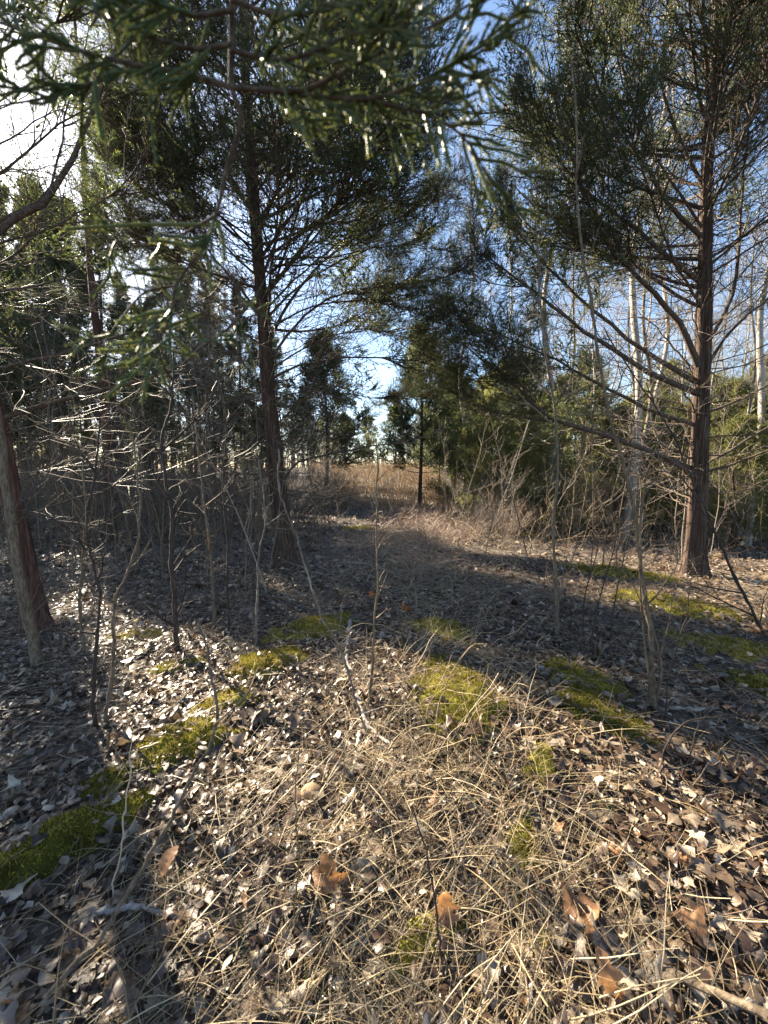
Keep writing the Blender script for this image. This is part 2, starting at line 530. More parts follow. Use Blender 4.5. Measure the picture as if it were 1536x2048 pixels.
def twig_system(LP, LR, live, rng, n2=16, n3=9, n4=30, l2=.55, l3=.2, t0=.25, blade=(.044, .0115), sun_prune=True, up=.25, keepfn=None, dead_n3=3, dead_n2=10, r2=.0042):
    """secondary and fine twigs on limbs, and foliage on the live ones"""
    tw = MB(); fo = MB()
    n = len(LP)
    cnt = np.where(live, n2, dead_n2)
    idx = np.repeat(np.arange(n), cnt)
    t = rng.uniform(0, 1, len(idx)); t = np.where(live[idx], t0 + (1 - t0) * t ** .85, .08 + .9 * t)
    p, tn = along(LP, idx, t)
    pr = perp_rand(tn, rng, .45)
    ang = rng.uniform(.5, 1.1, len(idx))
    d = tn * np.cos(ang)[:, None] + pr * np.sin(ang)[:, None]
    ll = np.linalg.norm(LP[:, -1] - LP[:, 0], axis=1)[idx]
    L2 = l2 * (.45 + .8 * rng.rand(len(idx))) * np.clip(1.15 - t * .75, .25, 1) * np.clip(ll / 1.6, .4, 1.3)
    A = wander(p, d, L2, 5, rng, .15, (0, 0, up))
    rr = r2 * (.6 + .8 * rng.rand(len(idx))) * np.clip(ll / 1.6, .6, 1.5)
    keep = np.ones(len(A), bool) if keepfn is None else keepfn(A[:, 3])
    A = A[keep]; idx = idx[keep]; rr = rr[keep]; L2 = L2[keep]
    V, Q = tubes(A, taper(rr, 5, .35), 3); tw.add(V, Q)
    lv = live[idx]
    # fine dead twigs
    di = np.repeat(np.where(~lv)[0], dead_n3)
    if len(di):
        t = rng.uniform(.2, 1, len(di)); p, tn = along(A, di, t)
        d = tn * .75 + perp_rand(tn, rng, .7) * .75
        C = wander(p, d, L2[di] * rng.uniform(.2, .6, len(di)), 3, rng, .25, (0, 0, .1))
        V, Q = tubes(C, taper(rr[di] * .5, 3, .5), 3); tw.add(V, Q)
    li = np.repeat(np.where(lv)[0], n3)
    if len(li):
        t = rng.uniform(.12, 1, len(li)); p, tn = along(A, li, t)
        d = tn * .8 + perp_rand(tn, rng, .8) * .65
        C = wander(p, d, l3 * rng.uniform(.55, 1.3, len(li)), 3, rng, .22, (0, 0, .15))
        kp = np.ones(len(C), bool)
        if sun_prune:
            kp = prune(C[:, 1], rng)
        C = C[kp]
        dv = C[:, 2] - C[:, 0]; dl = np.linalg.norm(dv, axis=1)
        V, F = blades(C[:, 0], dv / dl[:, None], dl, .0042, rng); tw.add(V, F)
        bi = np.repeat(np.arange(len(C)), n4)
        t = rng.uniform(.1, 1, len(bi)); p, tn = along(C, bi, t)
        d = nrm(tn * .8 + rng.normal(size=tn.shape) * .42)
        V, F = spikes(p, d, blade[0] * rng.uniform(.6, 1.3, len(bi)), blade[1] * rng.uniform(.7, 1.3, len(bi)), rng)
        fo.add(V, F)
    return tw, fo

LIMB_PROTO = []
def limb_protos():
    for k in range(6):
        rng = RS(150 + k)
        el = math.radians(8 + 3 * k)
        P = wander(np.zeros((1, 3)), np.array([[math.cos(el), 0, math.sin(el)]]), 2.5, 14, rng, .05, (0, 0, .55))
        LR = np.array([.021])
        V, Q = tubes(P, taper(LR[0], 14, .2, .8), 6)
        tw, fo = twig_system(P, LR, np.array([True]), rng, n2=36, n3=10, n4=24, l2=1.15, l3=.27, t0=.32 + .03 * k, blade=(.027, .0115), sun_prune=False, up=.3, r2=.0055)
        dd, _ = twig_system(P, LR, np.array([False]), rng, dead_n2=16, dead_n3=4, l2=.6, up=.2)
        tw.add(V, Q)
        tw.add(np.concatenate(dd.V), *dd.F)
        LIMB_PROTO.append((tw.mesh('limb', M_LIMB), fo.mesh('foliage', M_FOL, False)))

def hang_limb(root, p, az, lift, L_, k, name='limb'):
    ml, mf = LIMB_PROTO[k % len(LIMB_PROTO)]
    o = bpy.data.objects.new(name, ml); COL.objects.link(o); o.parent = root
    o.location = Vector(p) - root.location
    o.rotation_euler = (0, -lift, PI / 2 - az)
    sc = L_ / 2.5
    o.scale = (sc, sc * 1.0, sc)
    f = bpy.data.objects.new('foliage', mf); COL.objects.link(f); f.parent = o; f['kind'] = 'stuff'

def hero_tree(name, label, trunk_pts, r0, r1, manual, autos, seed, S=30, K=130, mats=(M_CEDAR, M_LIMB, M_TWIG, M_FOL), strips=170, flute=.12, keepfn=None, shared=(), nbough=6, **kw):
    rng = RS(seed)
    base = np.asarray(trunk_pts[0], float)
    root = thing(name, base, label, 'tree')
    tp = [np.asarray(p, float) for p in trunk_pts]
    tp[0] = tp[0] - np.array([0, 0, .06])
    mb, P, R = trunk_mesh(tp, r0, r1, S, K, rng, strips=strips, flute=flute)
    mb.build('trunk', mats[0], root)
    paths, rad, live = [], [], []
    for pts, rpx, lv in manual:
        paths.append(spline(pts, 14)); rad.append(rpx); live.append(lv)
    if autos:
        AP = limb_paths(P, R, [a[:5] for a in autos], rng, 14)
        for k, a in enumerate(autos):
            paths.append(AP[k]); rad.append(a[5]); live.append(a[6])
    for k in range(26):          # broken stubs of old twigs
        p, tn = along(P[None], np.array([0]), np.array([rng.uniform(.03, .6)]))
        a = rng.uniform(0, 6.283)
        d = np.array([[math.cos(a), math.sin(a), rng.uniform(-.1, .6)]])
        L_ = rng.uniform(.10, .34) + r0
        W_ = wander(p, d, np.array([L_]), 6, rng, .10)
        V, Q = tubes(W_, taper(rng.uniform(.004, .010), 6, .5), 5)
        MB().add(V, Q).build('stub', mats[1], root)
    LP = np.array(paths); LR = np.array(rad); live = np.array(live, bool)
    LP[:, 3:-1] += rng.normal(size=LP[:, 3:-1].shape) * .010
    for k in range(len(LP)):
        rr = taper(LR[k], 14, .22, .8)
        V, Q = tubes(LP[k], rr, 7)
        MB().add(V, Q).build('limb', mats[1], root)
    tw, fo = twig_system(LP, LR, live, rng, keepfn=keepfn, **kw)
    if live.any():
        dw, _ = twig_system(LP[live], LR[live], np.zeros(int(live.sum()), bool), rng, dead_n2=24, dead_n3=4, l2=.75, up=.2, r2=.0034)
        tw.add(np.concatenate(dw.V), *dw.F)
    tw.build('twigs', mats[2], root, kind='stuff')
    if fo.n:
        fo.build('crown', mats[3], root, smooth=False, kind='stuff')
    if (shared or live.any()) and not LIMB_PROTO:
        limb_protos()
    for j in range(len(manual)):
        if not manual[j][2]: continue
        for q in range(nbough):       # leafy side boughs on the outer part of the long limbs
            t = rng.uniform(.52, 1.0)
            p, tn = along(LP[j:j + 1], np.array([0]), np.array([t]))
            az = math.atan2(tn[0, 0], tn[0, 1]) + rng.uniform(-1.1, 1.1)
            L_ = rng.uniform(.7, 1.25)
            el = math.asin(max(-.9, min(.9, tn[0, 2]))) * .6 + rng.uniform(-.25, .35)
            dv = np.array([math.sin(az) * math.cos(el), math.cos(az) * math.cos(el), math.sin(el)])
            if (lit_value(p + dv[None] * L_ * np.array([[.3], [.6], [.9]])) > -.05).sum() >= 2: continue
            hang_limb(root, p[0], az, el - .25, L_, rng.randint(99), 'bough')
    for k, (t, az, el, L_, up, r_, lv) in enumerate(shared):
        p, tn = along(P[None], np.array([0]), np.array([t]))
        el2 = el + .1
        dv = np.array([math.sin(az) * math.cos(el2), math.cos(az) * math.cos(el2), math.sin(el2)])
        tips = p + dv[None] * L_ * np.array([[.12], [.3], [.5], [.7], [.9], [1.05]])
        if (lit_value(tips) > .10).sum() >= 2:
            continue             # a gap in the crown where the sun comes through
        hang_limb(root, p[0], az, el - .25, L_, rng.randint(99))
    finish_thing(root)
    return root

def px_path(pts, Y, Y2=None):
    n = len(pts)
    out = []
    for k, (a, b) in enumerate(pts):
        f = k / max(1, n - 1)
        out.append(AT(a, b, Y if Y2 is None else Y + (Y2 - Y) * f))
    return out

def auto_specs(rng, n, t0, t1, l0, l1, e0, e1, r, live, up=.5, az=None, lpow=1.0):
    out = []
    for k in range(n):
        f = (k + rng.rand()) / n
        t = t0 + (t1 - t0) * f
        a = rng.uniform(0, 6.283) if az is None else math.radians(rng.uniform(*az))
        L_ = (l0 + (l1 - l0) * f ** lpow) * rng.uniform(.75, 1.15)
        out.append((t, a, math.radians(e0 + (e1 - e0) * f + rng.uniform(-9, 9)), L_, up, r * (1.15 - .6 * f) * rng.uniform(.8, 1.2), live))
    return out

# --- the big cedar right of the path
def build_right_cedar():
    b = G(1385, 1150); Y = b[1]
    rng = RS(11)
    tp = [b] + px_path([(1395, 1000), (1400, 850), (1406, 700), (1410, 560), (1412, 400), (1425, 200), (1436, 0)], Y)
    tp.append(tp[-1] + np.array([.05, .05, 1.3])); tp.append(tp[-1] + np.array([.02, .05, 1.2]))
    q = lambda pts, y2: px_path(pts, Y, y2)
    man = [
        (q([(1395, 960), (1330, 915), (1230, 880), (1110, 838), (1030, 770), (930, 690)], Y - .5), .040, True),
        (q([(1392, 940), (1300, 900), (1250, 880), (1160, 852), (1060, 838), (960, 820)], Y + .4), .026, True),
        (q([(1395, 925), (1300, 880), (1200, 880), (1090, 890), (1000, 880)], Y + .8), .016, False),
        (q([(1398, 852), (1300, 820), (1180, 760), (1100, 712), (1000, 670), (920, 640)], Y - .3), .030, True),
        (q([(1402, 790), (1300, 745), (1230, 700), (1140, 640), (1050, 570), (970, 510)], Y - .2), .044, True),
        (q([(1400, 770), (1300, 708), (1200, 630), (1120, 560), (1050, 480), (1000, 400)], Y + .4), .036, True),
        (q([(1402, 745), (1360, 650), (1300, 580), (1230, 505), (1180, 420), (1140, 300)], Y - .5), .046, True),
        (q([(1405, 760), (1350, 700), (1290, 640), (1230, 640)], Y + .7), .018, False),
        (q([(1408, 570), (1320, 500), (1250, 440), (1170, 380), (1100, 290), (1060, 180)], Y + .2), .034, True),
        (q([(1408, 480), (1330, 400), (1270, 300), (1200, 180), (1150, 60)], Y - .3), .032, True),
        (q([(1410, 380), (1360, 280), (1320, 160), (1290, 20), (1270, -90)], Y + .3), .026, True),
        (q([(1395, 950), (1470, 925), (1560, 890), (1640, 850)], Y - .3), .024, False),
        (q([(1396, 935), (1480, 890), (1570, 830), (1660, 780)], Y + .3), .022, False),
        (q([(1400, 830), (1480, 800), (1570, 750), (1680, 700)], Y), .022, False),
        (q([(1405, 745), (1470, 650), (1530, 600), (1640, 480)], Y - .4), .024, True),
        (q([(1408, 700), (1460, 600), (1480, 480), (1490, 330), (1500, 180)], Y + .4), .030, True),
        (q([(1398, 880), (1290, 905), (1200, 930), (1080, 980)], Y - .6), .010, False),
        (q([(1394, 1000), (1310, 960), (1230, 935), (1150, 925)], Y - .2), .010, False),
        (q([(1400, 900), (1330, 860), (1230, 835), (1120, 830)], Y - .4), .012, False),
        (q([(1400, 820), (1330, 800), (1240, 790), (1130, 800)], Y + .9), .011, False),
        (q([(1400, 980), (1460, 985), (1536, 960), (1600, 930)], Y - .3), .010, False),
    ]
    au = auto_specs(rng, 52, .10, .60, 1.5, 2.4, 2, 26, .010, False, .35)
    sh = auto_specs(rng, 16, .36, .60, 2.9, 3.0, 22, 36, .02, True, .7, az=(-150, 20))
    sh += auto_specs(rng, 12, .40, .62, 2.2, 2.6, 22, 36, .02, True, .7, az=(20, 200))
    sh += auto_specs(rng, 44, .58, .98, 2.9, .9, 25, 55, .02, True, .6)
    def keep(p):
        # the limbs are bare close to the trunk, leafy further out and higher up
        return np.ones(len(p), bool)
    return hero_tree('cedar_tree', 'tall red cedar with long bare limbs sweeping up and left, right of the clearing', tp, .118, .02, man, au, 12,
                     n2=22, n3=10, n4=18, l2=.66, t0=.40, keepfn=keep, shared=sh)
build_right_cedar()

# --- the cedar in the middle
def build_centre_cedar():
    b = G(575, 1130); Y = b[1]
    rng = RS(21)
    tp = [b] + px_path([(563, 1030), (549, 900), (536, 780), (528, 650), (514, 500), (500, 300), (490, 150), (484, 0)], Y)
    tp.append(tp[-1] + np.array([-.05, .05, 1.1])); tp.append(tp[-1] + np.array([.02, .05, 1.1]))
    q = lambda pts, y2, y1=Y: px_path(pts, y1, y2)
    man = [
        (q([(568, 960), (600, 922), (690, 905), (760, 890), (830, 880), (895, 858)], Y - .8), .020, False),
        (q([(540, 760), (600, 730), (700, 716), (780, 716), (870, 735), (960, 765)], Y - .3), .020, True),
        (q([(540, 720), (600, 640), (680, 590), (780, 570), (860, 560)], Y - .4), .024, True),
        (q([(536, 690), (580, 600), (650, 520), (740, 460), (850, 430)], Y + .3), .028, True),
        (q([(525, 600), (600, 500), (680, 400), (760, 320), (840, 260)], Y - .2), .028, True),
        (q([(518, 520), (590, 420), (650, 310), (740, 220), (830, 170)], Y + .4), .026, True),
        (q([(530, 640), (450, 540), (370, 440), (290, 380)], Y - .2), .022, True),
        (q([(522, 560), (440, 480), (390, 380), (330, 300)], Y - .6), .020, True),
        (q([(512, 440), (450, 340), (410, 250), (350, 170)], Y - .3), .020, True),
        (q([(512, 450), (590, 330), (640, 230), (700, 120), (740, 20)], Y - .3), .022, True),
        (q([(530, 640), (600, 570), (700, 510), (800, 490), (890, 500)], Y + .8), .020, True),
        (q([(545, 800), (620, 780), (700, 790), (780, 800)], Y + .5), .013, True),
        (q([(540, 740), (620, 690), (720, 660), (830, 672)], Y + .2), .016, True),
        (q([(535, 660), (620, 615), (730, 600), (850, 628)], Y - .5), .016, True),
        (q([(530, 620), (610, 540), (700, 470), (800, 400)], Y + .6), .018, True),
        (q([(550, 830), (470, 700), (380, 600), (300, 520)], Y - .6), .016, False),
        (q([(540, 700), (440, 640), (330, 600), (230, 590)], Y - .4), .016, False),
        (q([(530, 640), (440, 560), (330, 500), (220, 470)], Y + .2), .018, True),
        (q([(520, 520), (430, 420), (340, 340), (240, 290)], Y - .5), .020, True),
        (q([(510, 420), (420, 330), (330, 270), (250, 240)], Y + .3), .018, True),
        (q([(548, 880), (470, 850), (380, 850), (280, 870)], Y - .5), .010, False),
        (q([(550, 870), (470, 800), (390, 770), (300, 760)], Y - .2), .012, False),
        (q([(545, 800), (470, 770), (380, 740), (280, 690)], Y - .7), .011, False),
        (q([(553, 850), (620, 780), (640, 700), (690, 650)], Y - .6), .012, False),
        (q([(560, 900), (610, 840), (660, 790), (720, 760)], Y - .3), .009, False),
        (q([(556, 990), (610, 985), (650, 960), (668, 955)], Y - .5), .008, False),
        (q([(540, 780), (600, 790), (660, 770), (730, 790)], Y - .8), .010, False),
    ]
    au = auto_specs(rng, 80, .12, .60, 1.8, 2.2, -4, 20, .0095, False, .30)
    sh = auto_specs(rng, 17, .34, .68, 2.7, 2.7, 4, 32, .02, True, .6, az=(20, 160))
    sh += auto_specs(rng, 15, .40, .66, 2.2, 2.4, 8, 30, .018, True, .6)
    sh += auto_specs(rng, 32, .60, .98, 2.8, .9, 18, 52, .018, True, .6)
    return hero_tree('cedar_tree', 'straight red cedar with stringy bark and dead lower twigs, left of the brushy path', tp, .128, .02, man, au, 22,
                     n2=20, n3=10, n4=17, l2=.64, t0=.32, dead_n2=12, shared=sh, nbough=9)
build_centre_cedar()

# --- the leaning red trunk at the left edge
def build_left_cedar():
    b = G(80, 1258); Y = b[1]
    tp = [b] + px_path([(52, 1130), (26, 1000), (6, 890), (-22, 780), (-80, 600), (-140, 420)], Y)
    tp.append(tp[-1] + np.array([-.25, .05, 1.3])); tp.append(tp[-1] + np.array([-.1, .05, 1.6]))
    q = lambda pts, y2, y1=Y: px_path(pts, y1, y2)
    man = [
        (q([(0, 838), (100, 806), (215, 780), (310, 752), (400, 698), (480, 630), (545, 535), (600, 440)], Y + .6), .022, False),
        (q([(-30, 745), (80, 715), (170, 692), (300, 650), (400, 610), (520, 592)], Y + .5), .017, False),
        (q([(-10, 790), (110, 768), (240, 750), (330, 735), (420, 726)], Y + .2), .008, False),
        (q([(5, 868), (130, 836), (260, 800), (360, 775)], Y - .1), .008, False),
        (q([(15, 905), (150, 865), (300, 838), (400, 800)], Y + .5), .008, False),
        (q([(36, 965), (120, 925), (200, 908), (300, 890), (395, 880)], Y + .6), .007, False),
        (q([(50, 1030), (200, 980), (330, 935), (420, 915), (510, 912)], Y + .3), .008, False),
        (q([(45, 1025), (110, 1040), (160, 1095), (210, 1130)], Y - .2), .006, False),
        (q([(-80, 600), (40, 575), (120, 560), (200, 500), (285, 430)], Y - .1), .012, False),
        (q([(-70, 650), (40, 640), (120, 620), (180, 590), (240, 560)], Y + .2), .009, False),
        (q([(-120, 545), (0, 462), (60, 420), (110, 368), (165, 275), (205, 185), (240, 60), (252, -70)], Y + .5), .036, False),
        (q([(-130, 500), (0, 442), (80, 395), (120, 320), (132, 230), (170, 130), (180, 20)], Y + .6), .016, False),
        (q([(-90, 580), (60, 520), (170, 510), (260, 470)], Y + .8), .010, False),
        (q([(-100, 500), (30, 480), (150, 430), (300, 350), (400, 310)], Y + .6), .012, True),
        (q([(-140, 420), (20, 330), (120, 250), (250, 190), (360, 180)], Y + .5), .014, True),
        (q([(-130, 380), (0, 290), (80, 240), (150, 215), (220, 210)], Y + 1.2), .011, False),
        (q([(-130, 300), (0, 205), (70, 165), (140, 150), (210, 90)], Y + 1.5), .011, False),
        (q([(-130, 420), (10, 350), (110, 330), (200, 340)], Y + 1.0), .010, False),
        (q([(-160, 180), (-20, 110), (90, 60), (200, 20), (330, -30)], Y + .5), .014, True),
        (q([(-160, 120), (-40, 60), (40, -10), (100, -70)], Y + .2), .014, True),
    ]
    rng = RS(31)
    sh = auto_specs(rng, 26, .48, .97, 2.2, .9, 15, 45, .013, True, .5)
    au = auto_specs(rng, 10, .12, .5, 1.2, 1.4, 5, 20, .006, False, .3)
    return hero_tree('cedar_tree', 'leaning dark red cedar trunk with side limbs, behind the thin ribbed stem', tp, .086, .02, man, au, 32, mats=(M_CEDAR_RED, M_LIMB, M_TWIG, M_FOL),
                     n2=13, n3=8, n4=22, t0=.3, dead_n2=11, S=24, K=90, strips=40, shared=sh)
build_left_cedar()

# --- a thin crowned cedar further back on the left
def build_back_cedar():
    b = np.array([-6.4, 8.9, 0]); b[2] = ground(b[0], b[1])
    rng = RS(41)
    tp = [b, b + np.array([.1, 0, 3.]), b + np.array([-.05, .1, 6.]), b + np.array([.1, 0, 9.]), b + np.array([.1, 0, 11.5])]
    au = auto_specs(rng, 26, .06, .35, 1.4, 1.8, 2, 22, .010, False, .3)
    sh = auto_specs(rng, 27, .32, .985, 2.4, .8, 10, 50, .018, True, .6)
    return hero_tree('cedar_tree', 'tall cedar with a wide thin crown, between the forked saplings and the middle cedar', tp, .11, .02, [], au, 42, S=14, K=60, strips=20,
                     n2=16, n3=8, n4=13, l2=.64, t0=.30, blade=(.055, .014), mats=(M_CEDAR_RED, M_LIMB, M_TWIG, M_FOL), shared=sh)
build_back_cedar()

# ------------------------------------------------------------------ trees behind, in copies that share their meshes
def kids(o):
    return [c for c in bpy.data.objects if c.parent == o]

def copy_tree(o, loc, rz, sc, label=None, group=None):
    c = o.copy(); COL.objects.link(c)
    c.location = loc; c.rotation_euler = (0, 0, rz); c.scale = sc if isinstance(sc, (tuple, list)) else (sc, sc, sc)
    if label: c['label'] = label
    if group: c['group'] = group
    elif 'group' in c: del c['group']
    for ch in KIDS[o.name]:
        d = ch.copy(); COL.objects.link(d); d.parent = c
    return c
KIDS = {}

def cedar_template(seed, H, cb, spread, r0, nl, n2, n3, n4, mats, dead=0, lean=.03, el=(5, 50), blade=(.05, .013), l2=.5, l3=.22, shape=.75, strips=10):
    rng = RS(seed)
    root = thing('cedar_tree', (0, 0, 0), 'cedar', 'tree')
    tp = [(0, 0, -.1), (lean * H * .3 * rng.normal(), lean * H * .3 * rng.normal(), H * .35), (lean * H * rng.normal() * .5, lean * H * rng.normal() * .5, H * .7), (0, 0, H)]
    mb, P, R = trunk_mesh([np.array(p) for p in tp], r0, .012, 12, 40, rng, strips=strips)
    t_ = mb.build('trunk', mats[0], root)
    au = []
    for k in range(nl):
        f = (k + rng.rand()) / nl
        t = cb + (.985 - cb) * f
        au.append((t, rng.uniform(0, 6.283), math.radians(el[0] + (el[1] - el[0]) * f + rng.uniform(-9, 9)), spread * (1 - f) ** shape * rng.uniform(.7, 1.15) + .15, .6, True, r0 * .17 * (1.1 - .7 * f)))
    for k in range(dead):
        t = rng.uniform(.06, max(cb, .2))
        au.append((t, rng.uniform(0, 6.283), math.radians(rng.uniform(0, 25)), spread * rng.uniform(.45, .95), .35, False, r0 * .09))
    LP = limb_paths(P, R, [a[:5] for a in au], rng, 9)
    LR = np.array([a[6] for a in au]); live = np.array([a[5] for a in au])
    V, Q = tubes(LP, taper(LR, 9, .25, .8), 4)
    tw, fo = twig_system(LP, LR, live, rng, n2=n2, n3=n3, n4=n4, l2=l2, l3=l3, t0=.22, blade=blade, sun_prune=False, dead_n2=8, dead_n3=2)
    tw.add(V, Q)
    b_ = tw.build('branches', mats[1], root, kind='stuff')
    c_ = fo.build('crown', mats[2], root, smooth=False, kind='stuff')
    finish_thing(root)
    KIDS[root.name] = [t_, b_, c_]
    return root

T_DENSE = cedar_template(101, 5.0, .22, 1.5, .07, 60, 13, 8, 34, (M_CEDAR, M_TWIG, M_FOL), dead=10, blade=(.045, .013), l2=.66, l3=.25)
T_TALL = cedar_template(102, 12.0, .30, 2.1, .11, 70, 14, 7, 18, (M_CEDAR, M_TWIG, M_FOL), dead=34, el=(10, 50), blade=(.065, .020), l2=.6)
T_OPEN = cedar_template(103, 10.5, .24, 2.1, .10, 56, 13, 7, 17, (M_CEDAR_RED, M_TWIG, M_FOL), dead=30, el=(5, 45), blade=(.065, .019), l2=.6)
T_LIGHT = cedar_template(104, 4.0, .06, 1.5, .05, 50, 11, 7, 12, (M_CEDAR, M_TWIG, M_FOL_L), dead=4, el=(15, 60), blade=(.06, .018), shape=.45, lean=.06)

def bare_template(seed, H, r0, nl, mat, spread=.22, t0=.35, n2=9, n3=5):
    rng = RS(seed)
    root = thing('bare_tree', (0, 0, 0), 'bare tree', 'tree')
    w = H * .012
    tp = [(0, 0, -.1)] + [(rng.normal() * w * k * .4, rng.normal() * w * k * .4, H * k / 6) for k in range(1, 7)]
    mb, P, R = trunk_mesh([np.array(p) for p in tp], r0, .006, 9, 46, rng, flute=.03, flare=.3)
    t_ = mb.build('trunk', mat, root)
    au = []
    for k in range(nl):
        f = (k + rng.rand()) / nl
        au.append((t0 + (.97 - t0) * f, rng.uniform(0, 6.283), math.radians(rng.uniform(35, 65)), H * spread * (1.1 - .8 * f) * rng.uniform(.6, 1.2), .35))
    LP = limb_paths(P, R, au, rng, 8)
    V, Q = tubes(LP, taper(r0 * .16 * np.linspace(1.2, .5, nl), 8, .25), 4)
    tw, _ = twig_system(LP, np.full(nl, .01), np.zeros(nl, bool), rng, dead_n2=n2, dead_n3=n3, l2=.9, up=.3, r2=.006)
    tw.add(V, Q)
    b_ = tw.build('branches', mat, root, kind='stuff')
    finish_thing(root)
    KIDS[root.name] = [t_, b_]
    return root
T_BARE = bare_template(111, 17, .085, 26, M_PALE)
T_BARE2 = bare_template(112, 12, .055, 18, M_PALE, spread=.25)
T_BARE3 = bare_template(113, 9.5, .06, 20, M_GREY, spread=.28, t0=.3)
TEMPLATES = (T_DENSE, T_TALL, T_OPEN, T_LIGHT, T_BARE, T_BARE2, T_BARE3)

def at_col(px, Y):
    x = (px - 768) / FPX / CP * Y * 1.0
    return (x, Y, float(ground(x, Y)) - .02)

rng_t = RS(7)
# photo column at the horizon, distance, template, scale, label
SINGLES = [
    (650, 17.5, T_DENSE, (1.55, 1.55, 1.42), 'dense dark cedar right behind the middle cedar, at the left edge of the path'),
    (838, 15.0, T_DENSE, (1.15, 1.15, 1.30), 'slim pointed cedar standing alone where the path meets the field'),
    (925, 16.0, T_BARE, (1.0, 1.0, 1.0), 'tall pale bare tree rising into the sky gap between the two big cedars'),
    (880, 19.0, T_BARE2, (1.0, 1.0, 1.2), 'thinner bare tree just left of the tall pale one in the sky gap'),
    (1010, 14.5, T_LIGHT, (1.6, 1.6, 1.35), 'bushy yellow-green cedar between the path and the bent sapling'),
    (945, 12.5, T_LIGHT, (1.0, 1.0, .9), 'low yellow-green cedar beside the brambles at the right edge of the path'),
    (905, 25.0, T_DENSE, (1.7, 1.7, 1.3), 'low dark cedar far back, half hidden right of the slim pointed cedar'),
    (905, 17.5, T_DENSE, (1.4, 1.4, 1.2), 'dark cedar close right of the slim pointed cedar'),
    (452, 11.5, T_BARE3, (.9, .9, 1.0), 'slender leafless trunk close behind the left side of the middle cedar'),
    (300, 12.5, T_OPEN, (.6, .6, .62), 'thin crowned cedar behind the black broken trunk'),
    (122, 16.0, T_TALL, (.8, .8, 1.02), 'tall cedar with reddish trunk far behind the two forked saplings'),
    (20, 20.0, T_OPEN, (1.2, 1.2, 1.35), 'open crowned cedar just behind the leaning red trunk'),
    (1478, 10.5, T_BARE3, (.9, .9, 1.0), 'crooked grey bare tree close behind the right cedar'),
]
for px, Y, T, sc, lab in SINGLES:
    copy_tree(T, at_col(px, Y), rng_t.uniform(0, 6.28), sc, lab)
# woods on the left: things nothing tells apart share a label and a group
for px, Y, T, s in [(-112, 8.6, T_OPEN, .76), (5, 24, T_TALL, 1.5), (58, 29, T_TALL, 1.6), (112, 24, T_TALL, 1.4), (180, 26, T_TALL, 1.5), (-90, 23, T_OPEN, 1.2), (350, 25, T_TALL, 1.2), (425, 24, T_TALL, 1.1), (495, 20, T_TALL, .9), (160, 18, T_TALL, 1.1), (235, 16, T_TALL, 1.0), (385, 27, T_TALL, 1.2), (455, 27, T_OPEN, 1.2), (-230, 7.5, T_TALL, .85), (55, 27, T_TALL, 1.2), (395, 23, T_OPEN, .95), (540, 19, T_TALL, .8),  # near copies beyond the left edge are added to shade the floor
                    (-60, 16, T_TALL, 1.0), (130, 19, T_OPEN, 1.1), (270, 28, T_TALL, 1.1), (-250, 12.5, T_TALL, 1.0), (430, 24, T_TALL, .95), (-180, 18, T_TALL, 1.0), (20, 25, T_TALL, 1.1), (330, 28, T_TALL, 1.1), (560, 29, T_OPEN, .9)]:
    copy_tree(T, at_col(px, Y), rng_t.uniform(0, 6.28), (s, s, s * rng_t.uniform(.92, 1.12)), 'shaded cedar deep in the dark woods on the left side', 'cedars in the dark woods on the left')
for px, Y, s in [(1120, 13.5, 1.15), (975, 10.8, .85), (1085, 10.6, .9), (1465, 9.4, .8), (1550, 9.2, .85), (1040, 12.5, 1.0), (1330, 11.5, .9), (1270, 15, 1.3), (1400, 14, 1.3), (1160, 22, 1.8), (1320, 27, 2.0), (1500, 22, 1.7), (1050, 30, 2.1), (1180, 17, 1.4), (1230, 12.5, 1.0), (1450, 13, 1.1), (1540, 12, 1.1), (1350, 15, 1.2), (1440, 17, 1.3), (1290, 23, 1.6), (1560, 19, 1.5), (1090, 26, 1.6), (1210, 15, 1.0), (1300, 19, 1.25), (1400, 22, 1.4), (1500, 15, 1.1), (1590, 12.5, 1.05), (1060, 22, 1.3), (1660, 16, 1.3), (960, 24, 1.2), (1250, 26, 1.4), (1530, 24, 1.4)]:
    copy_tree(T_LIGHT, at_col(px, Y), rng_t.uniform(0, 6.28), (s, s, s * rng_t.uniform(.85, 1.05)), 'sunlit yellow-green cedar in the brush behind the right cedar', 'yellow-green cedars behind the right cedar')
for px, Y, s in [(30, 20, 1.1), (110, 24, 1.3), (190, 18, .9), (255, 22, 1.2), (330, 25, 1.3), (400, 19, 1.0), (470, 23, 1.2), (530, 17, .8), (-60, 22, 1.3), (70, 32, 1.6), (300, 33, 1.6), (500, 34, 1.6), (160, 30, 1.5)]:
    copy_tree(T_DENSE if rng_t.rand() < .6 else T_LIGHT, at_col(px, Y), rng_t.uniform(0, 6.28), (s, s, s * rng_t.uniform(.8, 1.05)), 'low bushy cedar closing the view far back in the left woods', 'low cedars far back in the left woods')
for px, Y, s in [(610, 44, 1.7), (690, 52, 1.7), (740, 52, 1.7), (790, 50, 1.6), (850, 52, 1.9), (900, 46, 1.7), (960, 44, 1.8), (655, 56, 1.9)]:
    copy_tree(T_DENSE if rng_t.rand() < .5 else T_LIGHT, at_col(px, Y), rng_t.uniform(0, 6.28), (s, s, s * rng_t.uniform(.8, 1.1)), 'small distant cedar on the far side of the tan field', 'cedars on the far side of the field')
